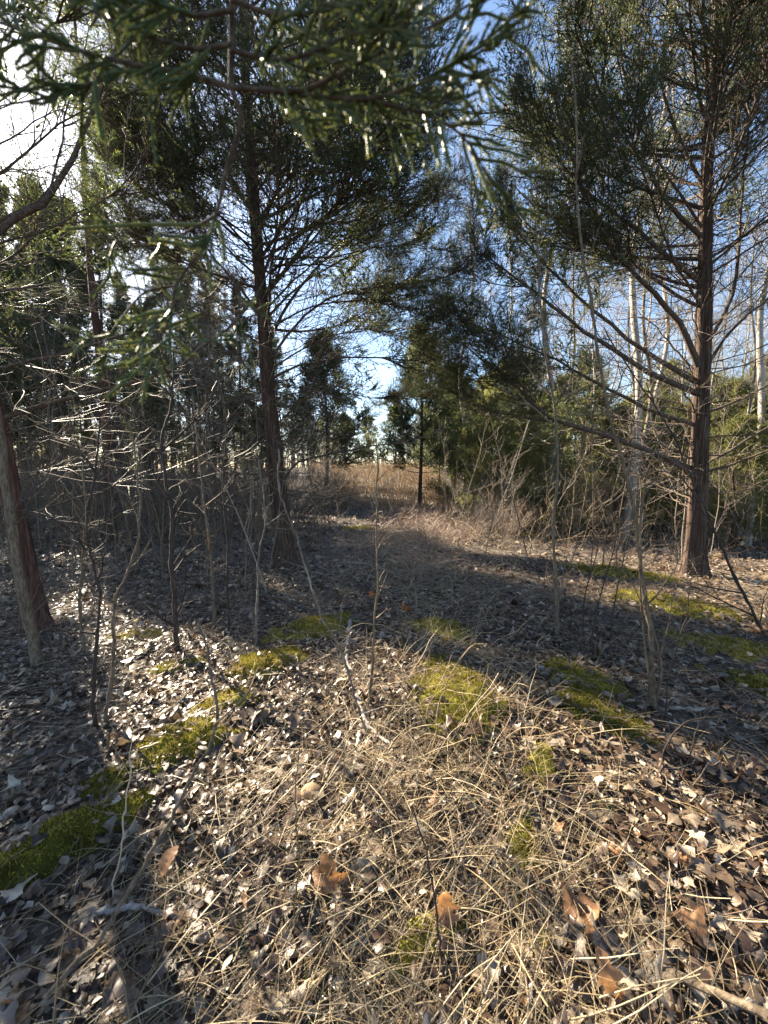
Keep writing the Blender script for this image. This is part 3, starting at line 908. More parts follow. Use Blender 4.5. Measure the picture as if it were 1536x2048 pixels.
for k in range(48):
    px = 1000 + 660 * (k + rng_t.rand()) / 48
    Y = rng_t.uniform(9.5, 32)
    T = (T_BARE, T_BARE2, T_BARE3)[k % 3]
    s = rng_t.uniform(.85, 1.2)
    copy_tree(T, at_col(px, Y), rng_t.uniform(0, 6.28), (s, s, s * rng_t.uniform(.9, 1.2)), 'tall pale leafless tree in the bright woods behind the right cedar', 'leafless trees behind the right cedar')
for k in range(14):
    px = -150 + 720 * (k + rng_t.rand()) / 14
    Y = rng_t.uniform(11, 26)
    s = rng_t.uniform(.7, 1.0); rz = rng_t.uniform(0, 6.28)
    q_ = at_col(px, Y)
    if .5 < .669 * q_[0] + .743 * q_[1] < 1.7: continue
    copy_tree((T_BARE2, T_BARE3)[k % 2], q_, rz, s, 'thin leafless tree among the dark cedars on the left side', 'leafless trees among the dark cedars on the left')
for T in TEMPLATES:
    for c in KIDS[T.name]:
        bpy.data.objects.remove(c)
    bpy.data.objects.remove(T)

# far woods that read as one mass
def build_far_woods():
    rng = RS(51)
    mb = MB(); fo = MB()
    n = 800
    ang = rng.uniform(math.radians(-66), math.radians(66), n)
    d = rng.uniform(34, 75, n)
    x = np.sin(ang) * d; y = np.cos(ang) * d
    ok = ~((np.abs(ang - math.radians(-3)) < .07) & (d < 62))
    x, y = x[ok], y[ok]; n = len(x)
    z = ground(x, y)
    st = np.stack([x, y, z], 1)
    H = rng.uniform(4, 11, n) * np.where(x > -2, .75, 1.1)
    A = wander(st, np.tile([[0, 0, 1.0]], (n, 1)) + rng.normal(size=(n, 3)) * .05, H, 6, rng, .05)
    V, Q = tubes(A, taper(rng.uniform(.05, .11, n), 6, .15), 4); mb.add(V, Q)
    idx = np.repeat(np.arange(n), 10)
    t = rng.uniform(.15, .95, len(idx)); p, tn = along(A, idx, t)
    dd = tn * .7 + perp_rand(tn, rng, .3)
    C = wander(p, dd, rng.uniform(.5, 2.4, len(idx)), 3, rng, .2, (0, 0, .4))
    V, Q = tubes(C, taper(np.full(len(idx), .028), 3, .3), 3); mb.add(V, Q)
    o = mb.build('far_woods', M_GREY, kind='stuff')
    tag(o, 'mass of bare grey woods on the skyline beyond the field', 'woods')
build_far_woods()

# ------------------------------------------------------------------ thickets of bare saplings
def sapling_meshes():
    out = []
    for k in range(7):
        rng = RS(300 + k)
        H = rng.uniform(1.6, 3.6)
        P = wander(np.zeros((1, 3)), np.array([[rng.normal() * .12, rng.normal() * .12, 1]]), H, 10, rng, .07, (0, 0, .15))
        mb = MB()
        V, Q = tubes(P, taper(rng.uniform(.006, .012), 10, .25), 5); mb.add(V, Q)
        tw, _ = twig_system(P, np.array([.01]), np.array([False]), rng, dead_n2=12, dead_n3=3, l2=.55, up=.5, r2=.0032)
        for v, f in zip(tw.V, tw.F): pass
        mb2 = tw
        mb2.add(V, Q)
        out.append(mb2.mesh('sapling', M_TWIG if k % 2 else M_RIB))
    return out
SAP = sapling_meshes()
def scatter_saplings(n, fx, fy, label, group, seed, avoid=None):
    rng = RS(seed)
    c = 0
    while c < n:
        x, y = rng.uniform(*fx), rng.uniform(*fy)
        if abs(x / y) > 1.15 or (avoid and avoid(x, y)): continue
        o = bpy.data.objects.new('sapling', SAP[rng.randint(len(SAP))]); COL.objects.link(o)
        o.location = (x, y, float(ground(x, y)) - .02)
        o.rotation_euler = (rng.normal() * .10, rng.normal() * .10, rng.uniform(0, 6.28))
        s = rng.uniform(.7, 1.35); o.scale = (s, s, s * rng.uniform(.85, 1.2))
        tag(o, label, 'sapling', group)
        c += 1
def bush_meshes():
    out = []
    for k in range(4):
        rng = RS(350 + k)
        n = 7
        st = rng.normal(size=(n, 3)) * .10; st[:, 2] = -.03
        d = rng.normal(size=(n, 3)) * .42; d[:, 2] = 1
        A = wander(st, d, rng.uniform(.9, 2.0, n), 9, rng, .17, (0, 0, .15))
        V, Q = tubes(A, taper(rng.uniform(.003, .007, n), 9, .3), 4)
        tw, _ = twig_system(A, np.full(n, .005), np.zeros(n, bool), rng, dead_n2=20, dead_n3=5, l2=.95, up=.25, r2=.0026)
        tw.add(V, Q)
        out.append(tw.mesh('bare_shrub', (M_BRAMBLE, M_TWIG, M_GREY, M_TWIG)[k]))
    return out
BUSH = bush_meshes()
def scatter_bushes(n, fx, fy, label, group, seed, which, avoid=None, sc=(.7, 1.3)):
    rng = RS(seed)
    c = 0
    while c < n:
        x, y = rng.uniform(*fx), rng.uniform(*fy)
        if abs(x / y) > 1.2 or (avoid and avoid(x, y)): continue
        o = bpy.data.objects.new('bare_shrub', BUSH[which[rng.randint(len(which))]]); COL.objects.link(o)
        o.location = (x, y, float(ground(x, y)) - .02)
        o.rotation_euler = (0, 0, rng.uniform(0, 6.28))
        s = rng.uniform(*sc); o.scale = (s, s, s * rng.uniform(.8, 1.2))
        tag(o, label, 'shrub', group)
        c += 1
path = lambda x, y: (-1.2 - .02 * y < x < .35 + .13 * y and y < 22)
scatter_saplings(115, (-14, 0.2), (6.2, 15), 'thin bare sapling in the shady thicket on the left side', 'bare saplings in the thicket on the left', 61, path)
scatter_saplings(60, (-7, -1.0), (4.4, 8.5), 'thin bare sapling in the shady thicket on the left side', 'bare saplings in the thicket on the left', 66, lambda x, y: x > -.25 * y)
scatter_saplings(100, (1.6, 17), (7.5, 17), 'thin bare sapling in the sunlit brush around the right cedar', 'bare saplings in the brush on the right', 62, lambda x, y: path(x, y) or (x < 5.2 and y < 7.6))
scatter_saplings(16, (1.6, 6.5), (5.2, 8.5), 'thin bare sapling in the sunlit brush around the right cedar', 'bare saplings in the brush on the right', 67, lambda x, y: abs(x - 4.4) < .5)

scatter_bushes(72, (2.6, 18), (10.5, 19), 'bare twiggy shrub in the bright brush behind the right cedar', 'bare shrubs in the brush on the right', 63, (0, 0, 1, 2), lambda x, y: path(x, y), (.8, 1.9))
scatter_bushes(70, (-17, -1), (8, 20), 'bare twiggy shrub in the dim thicket on the left side', 'bare shrubs in the thicket on the left', 64, (1, 2, 3), lambda x, y: path(x, y))
scatter_bushes(20, (.2, 4.0), (6.8, 16), 'low bare shrub tangled with brambles along the right edge of the path', 'low shrubs along the right edge of the path', 65, (0, 1), lambda x, y: x < .3 + .13 * y or x > .3 + .30 * y, (.4, .8))

def build_brush(name, label, seed, n, fx, fy, mat, hl, avoid=None, lean=.6, r=.003, mask=None, K=5, bend=-.8, side=1, noise=.14):
    rng = RS(seed)
    x = rng.uniform(fx[0], fx[1], n * 5); y = fy[0] + (fy[1] - fy[0]) * rng.rand(n * 5) ** 1.3
    ok = np.abs(x / y) < 1.2
    if avoid is not None: ok &= ~avoid(x, y)
    if mask is not None: ok &= mask(x, y)
    x, y = x[ok][:n], y[ok][:n]; n = len(x)
    st = np.stack([x, y, ground(x, y) - .01], 1)
    d = rng.normal(size=(n, 3)) * lean; d[:, 2] = 1
    A = wander(st, d, rng.uniform(*hl, n), K, rng, noise, (0, 0, bend))
    R_ = taper(r * rng.uniform(.6, 1.5, n) * np.clip(y / 6, .8, 2.5), K, .35)
    mb = MB()
    V, Q = tubes(A, R_, 3); mb.add(V, Q)
    idx = np.repeat(np.arange(n), side)
    t = rng.uniform(.3, 1, len(idx)); p, tn = along(A, idx, t)
    C = wander(p, tn * .6 + perp_rand(tn, rng) * .8, rng.uniform(.12, .5, len(idx)), 3, rng, .25)
    V, Q = tubes(C, taper(R_[idx, 0] * .55, 3, .5), 3); mb.add(V, Q)
    o = mb.build(name, mat, kind='stuff')
    return tag(o, label, name.replace('_', ' '))
vpath = lambda x, y: (x > -1.1 - .02 * y) & (x < .35 + .13 * y) & (y < 24)
# tangled canes beside the path
build_brush('bramble_thicket', 'tangle of dry arching bramble canes filling the path between the cedars', 71, 2000, (-.9, 4.2), (4.9, 13), M_BRAMBLE, (.22, .8), lean=.95, bend=-1.3, K=6, noise=.24, side=2,
            mask=lambda x, y: (fbm(x * .9, y * .9, 5) > -.12) & (x < .3 + .42 * (y - 4.3)) & (x > -.7 + .05 * (y - 5)) & ((x > -.1 + .055 * y) | (_hash(np.floor(x * 997), np.floor(y * 991), 3) < .33)))
build_brush('undergrowth', 'pale dry undergrowth of thin stems around the right cedar', 72, 700, (1.8, 18), (7.2, 20), M_STRAW, (.4, 1.5), avoid=vpath, lean=.5, r=.0030, bend=-.3, side=3, noise=.24)
build_brush('undergrowth', 'dim tangle of thin stems on the floor of the left woods', 73, 1700, (-20, .3), (7.5, 20), M_TWIG, (.5, 1.9), avoid=vpath, lean=.45, r=.0032, bend=-.2, side=3, noise=.22)
build_brush('field_grass', 'tall tan field grass glowing at the end of the path', 74, 4200, (-8, 6), (15, 42), M_FIELD, (.35, 1.0), lean=.22, r=.0042, bend=-.3, K=3, side=1, mask=lambda x, y: (x > -.19 * y) & (x < .12 * y + 1))
build_brush('dry_weeds', 'sparse dry weed stalks scattered over the leaf litter', 75, 1500, (-5, 6), (2.6, 9), M_BRAMBLE, (.12, .5), lean=.9, r=.0013, bend=-.6, noise=.22, side=2)

# ------------------------------------------------------------------ single saplings and canes of the foreground
def plant(name, label, cat, pts, w_px, seed, mat, ntw=8, tl=.35, Y2=None, ground_base=True, end=.3, parts=('stem', 'twigs'), extra=(), sides=7, twmat=None, zoff=0.0, rtw=.35):
    """stem through photo positions, standing on the ground at its first one"""
    rng = RS(seed)
    base = G(*pts[0]); Y = base[1]
    P = [base - np.array([0, 0, .04])] + [AT(a, b, Y + ((Y2 - Y) * (k + 1) / (len(pts) - 1) if Y2 else 0)) for k, (a, b) in enumerate(pts[1:])]
    r = .5 * w_px / FPX * (Y * CP + (CAM_H - base[2]) * SP) * math.cos(math.atan2(base[0], base[1]))
    root = thing(name, base, label, cat)
    K = max(24, 6 * len(pts))
    S_ = spline(P, K)
    S_[2:] += np.cumsum(rng.normal(size=S_[2:].shape) * .0045, axis=0) * .8
    rr = taper(r, K, end)[0] * (1 + .12 * rng.normal(size=K)) * (1 + .5 * np.exp(-np.arange(K) / 1.5))
    V, Q = tubes(S_, rr, sides)
    MB().add(V, Q).build(parts[0], mat, root)
    paths = [S_]
    for ex, wx in extra:         # forks: photo positions at the stem's own distance
        E = spline([AT(a, b, Y + (rng.uniform(-.1, .1) if k else 0)) for k, (a, b) in enumerate(ex)], K)
        V, Q = tubes(E, taper(.5 * wx / FPX * Y, K, .3)[0], sides)
        MB().add(V, Q).build('fork', mat, root)
        paths.append(E)
    if ntw:
        tw, _ = twig_system(np.array(paths), np.full(len(paths), r), np.zeros(len(paths), bool), rng, dead_n2=int(ntw * 1.7), dead_n3=3, l2=tl, up=.35, r2=r * rtw)
        tw.build(parts[1], twmat or mat, root, kind='stuff')
    finish_thing(root)
    return root

plant('sapling', 'slim grey-green bent sapling rising from a clump of stems, left of the right cedar', 'sapling', [(1312, 1420), (1300, 1300), (1287, 1180), (1280, 1060), (1258, 940), (1230, 850), (1200, 700), (1190, 600), (1166, 420), (1162, 250), (1150, 120)], 11, 401, M_RIB, 7, .4,
      extra=[([(1313, 1400), (1322, 1330), (1300, 1230), (1287, 1150)], 7), ([(1308, 1410), (1296, 1340), (1286, 1250), (1280, 1120), (1292, 960), (1350, 800)], 5)], rtw=.25)
plant('sapling', 'upright thin grey sapling with few twigs, second tallest right of the path', 'sapling', [(1115, 1270), (1112, 1160), (1108, 1040), (1112, 900), (1098, 760), (1078, 620), (1072, 470), (1060, 340)], 8, 402, M_RIB, 9, .4)
plant('sapling', 'dark leaning sapling whose long diagonal stem crosses in front of the right cedar', 'sapling', [(1545, 1290), (1500, 1210), (1440, 1090), (1385, 960), (1330, 850), (1260, 740), (1200, 640)], 9, 403, M_DARKSTEM, 8, .4)
plant('sapling', 'thin straight brown sapling right of the middle cedar trunk, in the middle of the floor', 'sapling', [(740, 1410), (742, 1320), (748, 1180), (745, 1080), (752, 960), (748, 880)], 6.5, 404, M_RIB, 8, .3)
plant('sapling', 'dark slender sapling with a forked top, halfway between left edge and middle cedar', 'sapling', [(354, 1300), (350, 1200), (344, 1110), (346, 1040), (330, 960), (322, 880), (345, 800), (350, 700)], 12, 405, M_DARKSTEM, 9, .45,
      extra=[([(326, 900), (380, 850), (430, 800)], 5)])
plant('sapling', 'forked sapling standing beside the dark Y-shaped one, pale on top', 'sapling', [(208, 1450), (216, 1340), (226, 1210), (236, 1170), (262, 1090), (268, 1020), (262, 930), (250, 850)], 10, 406, M_RIB, 8, .35)
plant('sapling', 'dark Y-shaped sapling closest to the leaning red trunk', 'sapling', [(188, 1455), (190, 1340), (192, 1230), (187, 1172), (172, 1120), (165, 1040), (180, 930), (190, 840)], 10, 407, M_DARKSTEM, 8, .35,
      extra=[([(187, 1172), (204, 1140), (208, 1110), (245, 1060)], 6), ([(170, 1100), (140, 1060), (90, 1030), (40, 1020)], 5)])
plant('sapling', 'short brown sapling just right of the ribbed leaning stem', 'sapling', [(166, 1305), (160, 1200), (166, 1120), (176, 1030), (168, 900)], 9, 408, M_RIB, 6, .3)
plant('sapling', 'thin curved sapling left of the middle cedar, lit along one edge', 'sapling', [(430, 1255), (426, 1160), (420, 1060), (412, 960), (400, 860), (396, 780)], 7, 409, M_RIB, 8, .35)
plant('sapling', 'thin grey sapling close to the left of the middle cedar base', 'sapling', [(512, 1290), (512, 1200), (516, 1110), (530, 1040), (522, 920)], 6, 410, M_GREY, 7, .3)
plant('sapling', 'wispy sapling in front of the middle cedar with twin tips', 'sapling', [(458, 1262), (456, 1180), (458, 1080), (450, 980), (455, 860)], 5.5, 411, M_DARKSTEM, 7, .3)
plant('sapling', 'thick ribbed grey-brown stem leaning in front of the red trunk', 'sapling', [(78, 1335), (62, 1250), (42, 1130), (22, 1010), (8, 900), (-18, 780), (-60, 600)], 25, 412, M_RIB, 8, .5, sides=14, end=.6, rtw=.12)
plant('dead_trunk', 'broken black trunk leaning left in the dark woods', 'tree', [(258, 1012), (250, 960), (232, 900), (196, 830), (160, 760), (140, 700)], 24, 413, M_DARKSTEM, 5, .5, sides=10, end=.6, rtw=.1)
plant('dead_trunk', 'black forked trunk upright beside the broken leaning one', 'tree', [(262, 1015), (256, 940), (246, 880), (232, 820), (226, 740)], 18, 414, M_DARKSTEM, 5, .5, sides=10, end=.5, rtw=.1)
plant('sapling', 'dark thin trunk between the broken trunk and the middle cedar', 'tree', [(318, 1062), (302, 980), (286, 900), (276, 800), (270, 690)], 12, 415, M_DARKSTEM, 8, .5)
plant('sapling', 'short dead orange-lit stump stem beside the upright grey sapling', 'stump', [(1118, 1076), (1118, 1030), (1117, 980), (1116, 940)], 9, 416, M_CEDAR, 0, end=.8)
for k, (pts, w) in enumerate([([(1180, 1290), (1200, 1180), (1226, 1080), (1250, 980), (1262, 880)], 4), ([(1165, 1285), (1172, 1200), (1195, 1110), (1205, 1020)], 3.5), ([(1222, 1275), (1232, 1180), (1260, 1060), (1300, 960)], 3.5),
                              ([(1330, 1440), (1345, 1320), (1372, 1200), (1385, 1090)], 4), ([(1290, 1440), (1298, 1380), (1330, 1270), (1352, 1180)], 3.5)]):
    plant('bramble_cane', ['longest dark red cane of the bramble clump below the mossy bank', 'short dark red cane at the left of the bramble clump', 'dark red cane leaning right out of the bramble clump',
                           'dark cane standing just right of the bent sapling clump', 'short dark cane rising through the bent sapling clump'][k], 'bramble cane', pts, w, 430 + k, M_DARKSTEM, 9, .16)
# long stems close to the camera
plant('sapling', 'long bent twig leaning up from the lower left corner, forked near its tip', 'sapling', [(40, 2060), (100, 1985), (200, 1860), (270, 1740), (330, 1640), (380, 1545), (425, 1455), (436, 1380), (418, 1300), (396, 1240)], 17, 440, M_RIB, 3, .2, Y2=1.35, sides=10, end=.45,
      extra=[([(428, 1450), (462, 1420), (495, 1385), (516, 1335)], 5)], rtw=.15)
plant('bramble_cane', 'long brown cane arching low across the front to the lower right corner', 'bramble cane', [(470, 1478), (540, 1545), (640, 1640), (760, 1705), (890, 1735), (1010, 1775), (1140, 1815), (1290, 1880), (1420, 1940), (1560, 2010)], 11, 441, M_RIB, 5, .2, Y2=.80, end=.75, rtw=.2)
plant('vine', 'pale thin vine looping from the middle cedar trunk down across the leaves', 'vine', [(745, 1480), (720, 1420), (700, 1370), (678, 1300), (640, 1210), (604, 1120), (575, 1040), (552, 980), (548, 900)], 5, 442, M_GREY, 4, .25, end=.6)
plant('twig', 'dark thorny twig slanting over the shaded leaves at the right', 'twig', [(1180, 1700), (1290, 1625), (1345, 1580), (1372, 1530), (1400, 1440)], 6, 443, M_DARKSTEM, 6, .15, Y2=1.9, end=.5)
plant('twig', 'thin curved cane hooked over the leaves at the right edge', 'twig', [(1310, 1560), (1345, 1470), (1400, 1435), (1470, 1425), (1550, 1430)], 5, 444, M_DARKSTEM, 5, .15, end=.5)
plant('twig', 'pale arched weed stalk beside the biggest moss patch', 'twig', [(852, 1540), (868, 1460), (890, 1370), (930, 1300), (960, 1288)], 3.5, 445, M_STRAW, 3, .1, end=.6)
plant('twig', 'upright tan weed stalk in the straw at the front', 'twig', [(590, 1860), (588, 1750), (592, 1640), (600, 1500)], 4, 446, M_STRAW, 3, .1, end=.6)
plant('twig', 'red thin upright shoot at the left front', 'twig', [(226, 1800), (240, 1700), (252, 1600), (262, 1480)], 4, 447, M_BRAMBLE, 3, .1, end=.6)
plant('twig', 'thin dark shoot standing at the front between the straw and the right leaves', 'twig', [(890, 1985), (872, 1880), (850, 1760), (826, 1640)], 6, 448, M_DARKSTEM, 4, .12, end=.5)

def stick(label, pts, w, seed, mat=M_STICK, name='fallen_stick', lift=.012, sides=8, forks=()):
    rng = RS(seed)
    P = [G(*p) + np.array([0, 0, lift + .5 * w / FPX * 1.2]) for p in pts]
    d = float(np.mean([p[1] * CP + (CAM_H - p[2]) * SP for p in P]))
    K = 30
    S_ = spline(P, K); S_ += rng.normal(size=S_.shape) * .0025
    S_[:, 2] = np.maximum(S_[:, 2], ground(S_[:, 0], S_[:, 1]) + .4 * w / FPX * d)
    r = .5 * w / FPX * d
    rr = r * (1 - .45 * np.linspace(0, 1, K)) * (1 + .14 * rng.normal(size=K)); rr[0] *= .4; rr[-1] *= .3
    V, Q = tubes(S_, rr, sides)
    mb = MB().add(V, Q)
    for t in forks:
        p, tn = along(S_[None], np.array([0]), np.array([t]))
        C = wander(p, tn + perp_rand(tn, rng) * .8 + np.array([[0, 0, .3]]), np.array([.12]), 6, rng, .15)
        V, Q = tubes(C, taper(r * .5, 6, .4), 5); mb.add(V, Q)
    o = mb.build(name, mat)
    return tag(o, label, 'stick')
stick('weathered crooked grey stick lying right of the moss in the middle', [(700, 1244), (696, 1290), (694, 1330), (706, 1352)], 11, 501, forks=(.5,))
stick('broken bleached stick lying below the crooked grey one', [(712, 1395), (722, 1425), (738, 1460), (780, 1495)], 11, 502, forks=(.4,))
stick('bleached branch ending in the straw under the broken stick', [(722, 1455), (716, 1490), (712, 1530), (704, 1560)], 12, 503)
stick('long dark fallen branch running up to the leaning twig from the left', [(230, 1500), (300, 1455), (370, 1405), (440, 1365)], 12, 504, M_RIB, forks=(.3, .6))
stick('pale grooved stick lying in the sunlit straw at the left front', [(195, 1835), (270, 1826), (340, 1842), (415, 1858)], 13, 505)
stick('bent grey twig lying across the stem of the long leaning one', [(205, 1930), (265, 1896), (330, 1885), (385, 1855), (395, 1790), (380, 1730)], 9, 506, M_RIB)
stick('straight pale reed stem lying over the big moss mound on the left', [(235, 1520), (330, 1488), (440, 1460)], 5, 507, M_STRAW)
stick('long straight straw-coloured reed slanting through the front straw', [(540, 2035), (680, 1925), (800, 1825), (960, 1775)], 7, 508, M_STRAW)
stick('thick pale hollow reed leaning in the straw at the front', [(560, 2044), (650, 1960), (740, 1880), (830, 1780)], 8, 509, M_STRAW)
stick('thin pale reed along the right edge of the sunlit straw', [(1230, 1960), (1130, 1900), (1030, 1800), (980, 1700)], 6, 510, M_STRAW)
stick('short grey stick on the leaves at the lower right corner', [(1450, 2035), (1500, 2020), (1560, 2010)], 14, 511)
stick('grey stick lying flat in the shade below the bent sapling', [(1340, 1420), (1400, 1424), (1470, 1416)], 7, 512)
stick('pale fallen branch lying just right of the middle cedar base', [(690, 1128), (740, 1132), (790, 1150)], 6, 513)
stick('dark fallen log on the ground far back in the right brush', [(1160, 1062), (1240, 1052), (1330, 1040)], 9, 514, M_DARKSTEM, lift=.03)

# ------------------------------------------------------------------ leaf litter
def leaf_template(kind, M):
    u = np.linspace(0, 1, M + 1)
    if kind == 'oval':
        w = .27 * np.sin(PI * u ** .85) ** .8
    elif kind == 'oak':
        w = .33 * np.sin(PI * u ** .8) ** .7 * (1 + .42 * np.cos(2 * PI * 3.0 * u + 2.6))
    elif kind == 'long':
        w = .15 * np.sin(PI * u ** .9) ** .8
    else:                        # broad lobed
        w = .47 * np.sin(PI * u ** .62) ** .8 * (1 + .34 * np.cos(2 * PI * 2.2 * u + 1.2))
    w[0] = .012; w[-1] = .004
    if M <= 3:
        w[0] = .30 * w.max(); w[-1] = .22 * w.max()
    V = np.concatenate([np.stack([u, w, 0 * u], 1), np.stack([u, 0 * u, 0 * u], 1), np.stack([u, -w, 0 * u], 1)])
    n = M + 1
    i = np.arange(M)
    F = np.concatenate([np.stack([i, i + n, i + n + 1, i + 1], 1), np.stack([i + n, i + 2 * n, i + 2 * n + 1, i + n + 1], 1)])
    return V, F

def leaf_shape(T, n, rng, curl=1.0):
    """n crumpled copies of a template: (n, verts, 3) around the origin, length 1"""
    V, F = T
    X = np.repeat(V[None], n, 0).copy()
    u = X[:, :, 0]; v = X[:, :, 1]
    v = v * rng.uniform(.75, 1.2, (n, 1))
    fold = rng.uniform(-.35, .8, (n, 1)) * curl
    k = rng.normal(size=(n, 1)) * 1.2 * curl      # bend along the leaf
    tw = rng.normal(size=(n, 1)) * .7 * curl
    z = fold * np.abs(v) + rng.normal(size=(n, V.shape[0])) * .030 * curl + 1.6 * curl * v * v * rng.normal(size=(n, 1))
    a = tw * (u - .5)
    v2 = v * np.cos(a) - z * np.sin(a); z2 = v * np.sin(a) + z * np.cos(a)
    th = k * (u - .5)
    x3 = np.where(np.abs(k) > 1e-3, np.sin(th) / np.where(np.abs(k) > 1e-3, k, 1), u - .5)
    z3 = np.where(np.abs(k) > 1e-3, (1 - np.cos(th)) / np.where(np.abs(k) > 1e-3, k, 1), 0)
    return np.stack([x3 - z2 * np.sin(th), v2, z3 + z2 * np.cos(th)], -1)

def rot_mats(n, rng, tilt):
    az = rng.uniform(0, 2 * PI, n); t = np.abs(rng.normal(size=n)) * tilt; ta = rng.uniform(0, 2 * PI, n)
    ca, sa = np.cos(az), np.sin(az)
    Rz = np.zeros((n, 3, 3)); Rz[:, 0, 0] = ca; Rz[:, 0, 1] = -sa; Rz[:, 1, 0] = sa; Rz[:, 1, 1] = ca; Rz[:, 2, 2] = 1
    k = np.stack([np.cos(ta), np.sin(ta), 0 * ta], 1)
    K = np.zeros((n, 3, 3)); K[:, 0, 2] = k[:, 1]; K[:, 1, 2] = -k[:, 0]; K[:, 2, 0] = -k[:, 1]; K[:, 2, 1] = k[:, 0]
    Rt = np.eye(3)[None] + np.sin(t)[:, None, None] * K + (1 - np.cos(t))[:, None, None] * (K @ K)
    return Rt @ Rz

KINDS = ('oval', 'oak', 'broad', 'long', 'broad', 'oak')
def litter(n, fy, seed, M, size, tilt, curl, dens=None, lift=.025):
    rng = RS(seed)
    mb = MB()
    y = np.sqrt(rng.uniform(fy[0] ** 2, fy[1] ** 2, n))
    x = rng.uniform(-1.15, 1.15, n) * (y + .5)
    mf = moss_field(x, y)
    ok = (rng.rand(n) > np.clip(mf * 2.0, 0, .66))
    ok &= rng.rand(n) < np.clip(.75 + 1.6 * fbm(x * 1.7, y * 1.7, 31), .25, 1)
    if dens is not None: ok &= rng.rand(n) < dens(x, y)
    x, y = x[ok], y[ok]; n = len(x)
    kd = rng.randint(0, len(KINDS), n)
    sz = size * np.exp(rng.normal(size=n) * .32)
    for k in range(len(KINDS)):
        s = kd == k
        m = int(s.sum())
        if not m: continue
        T = leaf_template(KINDS[k], M)
        X = leaf_shape(T, m, rng, curl) * sz[s][:, None, None]
        X = np.einsum('nij,nvj->nvi', rot_mats(m, rng, tilt), X)
        low = X[:, :, 2].min(1)
        gz = ground(x[s], y[s])
        X[:, :, 0] += x[s][:, None]; X[:, :, 1] += y[s][:, None]
        X[:, :, 2] += (gz - low * .75 + rng.uniform(-.006, lift, m))[:, None]
        nv = T[0].shape[0]
        F = (T[1][None] + (np.arange(m) * nv)[:, None, None]).reshape(-1, 4)
        mb.add(X.reshape(-1, 3), F)
    return mb

straw_zone = lambda x, y: np.exp(-((x - .12) / .75) ** 2 - ((y - 1.15) / .75) ** 2)
near_d = lambda x, y: 1 - .55 * straw_zone(x, y)
lm = litter(8400, (.15, 1.75), 601, 6, .041, .20, .62, near_d, .035)
for args in ((14500, (1.75, 3.3), 602, 3, .042, .22, .66, None, .032), (19000, (3.3, 6.5), 605, 2, .050, .28, .75, None, .035), (24000, (6.5, 15), 603, 2, .072, .36, .8, lambda x, y: np.where((x > -1) & (x < 2.5), .8, 1.0))):
    q_ = litter(*args)
    lm.add(np.concatenate(q_.V), *q_.F)
tag(lm.build('leaf_litter', M_LEAF, smooth=True, kind='stuff'), 'grey and brown dead leaves covering the whole forest floor', 'leaves')
fine = litter(14000, (.15, 4.0), 604, 2, .022, .6, .6, None, .02)
tag(fine.build('leaf_crumbs', M_LEAF, kind='stuff'), 'crumbled bits of dead leaf between the larger leaves', 'leaves')

# the largest near leaves, each a piece of the forest floor
def single_leaves():
    rng = RS(620)
    protos = []
    for k in range(16):
        T = leaf_template(KINDS[k % len(KINDS)], 12)
        X = leaf_shape(T, 1, rng, .7)[0]
        X[:, 2] -= X[:, 2].min()
        protos.append(MB().add(X, T[1]).mesh('dry_leaf', M_LEAF if k % 8 != 7 else M_LEAF_TAN))
    c = 0
    while c < 285:
        px, py = rng.uniform(0, 1536), 2048 - abs(rng.normal()) * 330
        if py < 1350 or py > 2040: continue
        p = G(px, py)
        if moss_field(p[0], p[1]) > .25 or rng.rand() < .5 * straw_zone(p[0], p[1]): continue
        o = bpy.data.objects.new('dry_leaf', protos[rng.randint(16)]); COL.objects.link(o)
        o.parent = FLOOR
        o.location = p + np.array([0, 0, .006 + rng.rand() * .02])
        o.rotation_euler = (rng.normal() * .22, rng.normal() * .22, rng.uniform(0, 6.28))
        s = rng.uniform(.048, .078); o.scale = (s, s, s)
        c += 1
single_leaves()

def big_leaf(label, px, py, kind, size, mat, seed, tilt, rz, name='leaf'):
    rng = RS(seed)
    T = leaf_template(kind, 12)
    X = leaf_shape(T, 1, rng, .75)[0] * size
    X[:, 0] += size * .5
    o = MB().add(X, T[1]).build(name, mat)
    p = G(px, py)
    o.location = p + np.array([0, 0, .02]); o.rotation_euler = (rng.normal() * .3, -tilt, rz)
    return tag(o, label, 'leaf')
big_leaf('bright orange leaf lying on grey leaves in the middle of the floor', 805, 1228, 'broad', .10, M_LEAF_ORANGE, 1, .2, .3)
big_leaf('small orange leaf caught on the thin straight brown sapling', 741, 1200, 'oak', .11, M_LEAF_ORANGE, 2, .9, 1.2)
big_leaf('big tan leaf standing upright behind the pale reeds at the front', 648, 1800, 'broad', .12, M_LEAF_TAN, 3, 1.15, 1.4)
big_leaf('ochre leaf curled beside the long leaning twig at the left front', 315, 1765, 'oval', .10, M_LEAF_TAN, 4, .7, 1.0)
big_leaf('tall folded tan leaf standing in the straw right of the dark shoot', 890, 1870, 'oak', .13, M_LEAF_TAN, 5, 1.2, 1.7)
big_leaf('orange-brown leaf lying under the low brown cane at the right front', 1135, 1858, 'broad', .12, M_LEAF_TAN, 6, .3, .2)
big_leaf('small yellow leaf lying in the straw at the front', 1085, 1915, 'oval', .055, M_LEAF_YELLOW, 7, .5, 1.3)
big_leaf('tan leaf with a torn edge among grey leaves in the lower right', 1415, 1900, 'broad', .10, M_LEAF_TAN, 8, .3, 2.4)
big_leaf('upright tan leaf at the bottom edge right of the straw', 1235, 2030, 'oak', .12, M_LEAF_TAN, 9, .9, 1.8)
big_leaf('flat tan leaf on the mossy bank at the right edge', 1505, 1268, 'broad', .15, M_LEAF_TAN, 10, .2, .2)
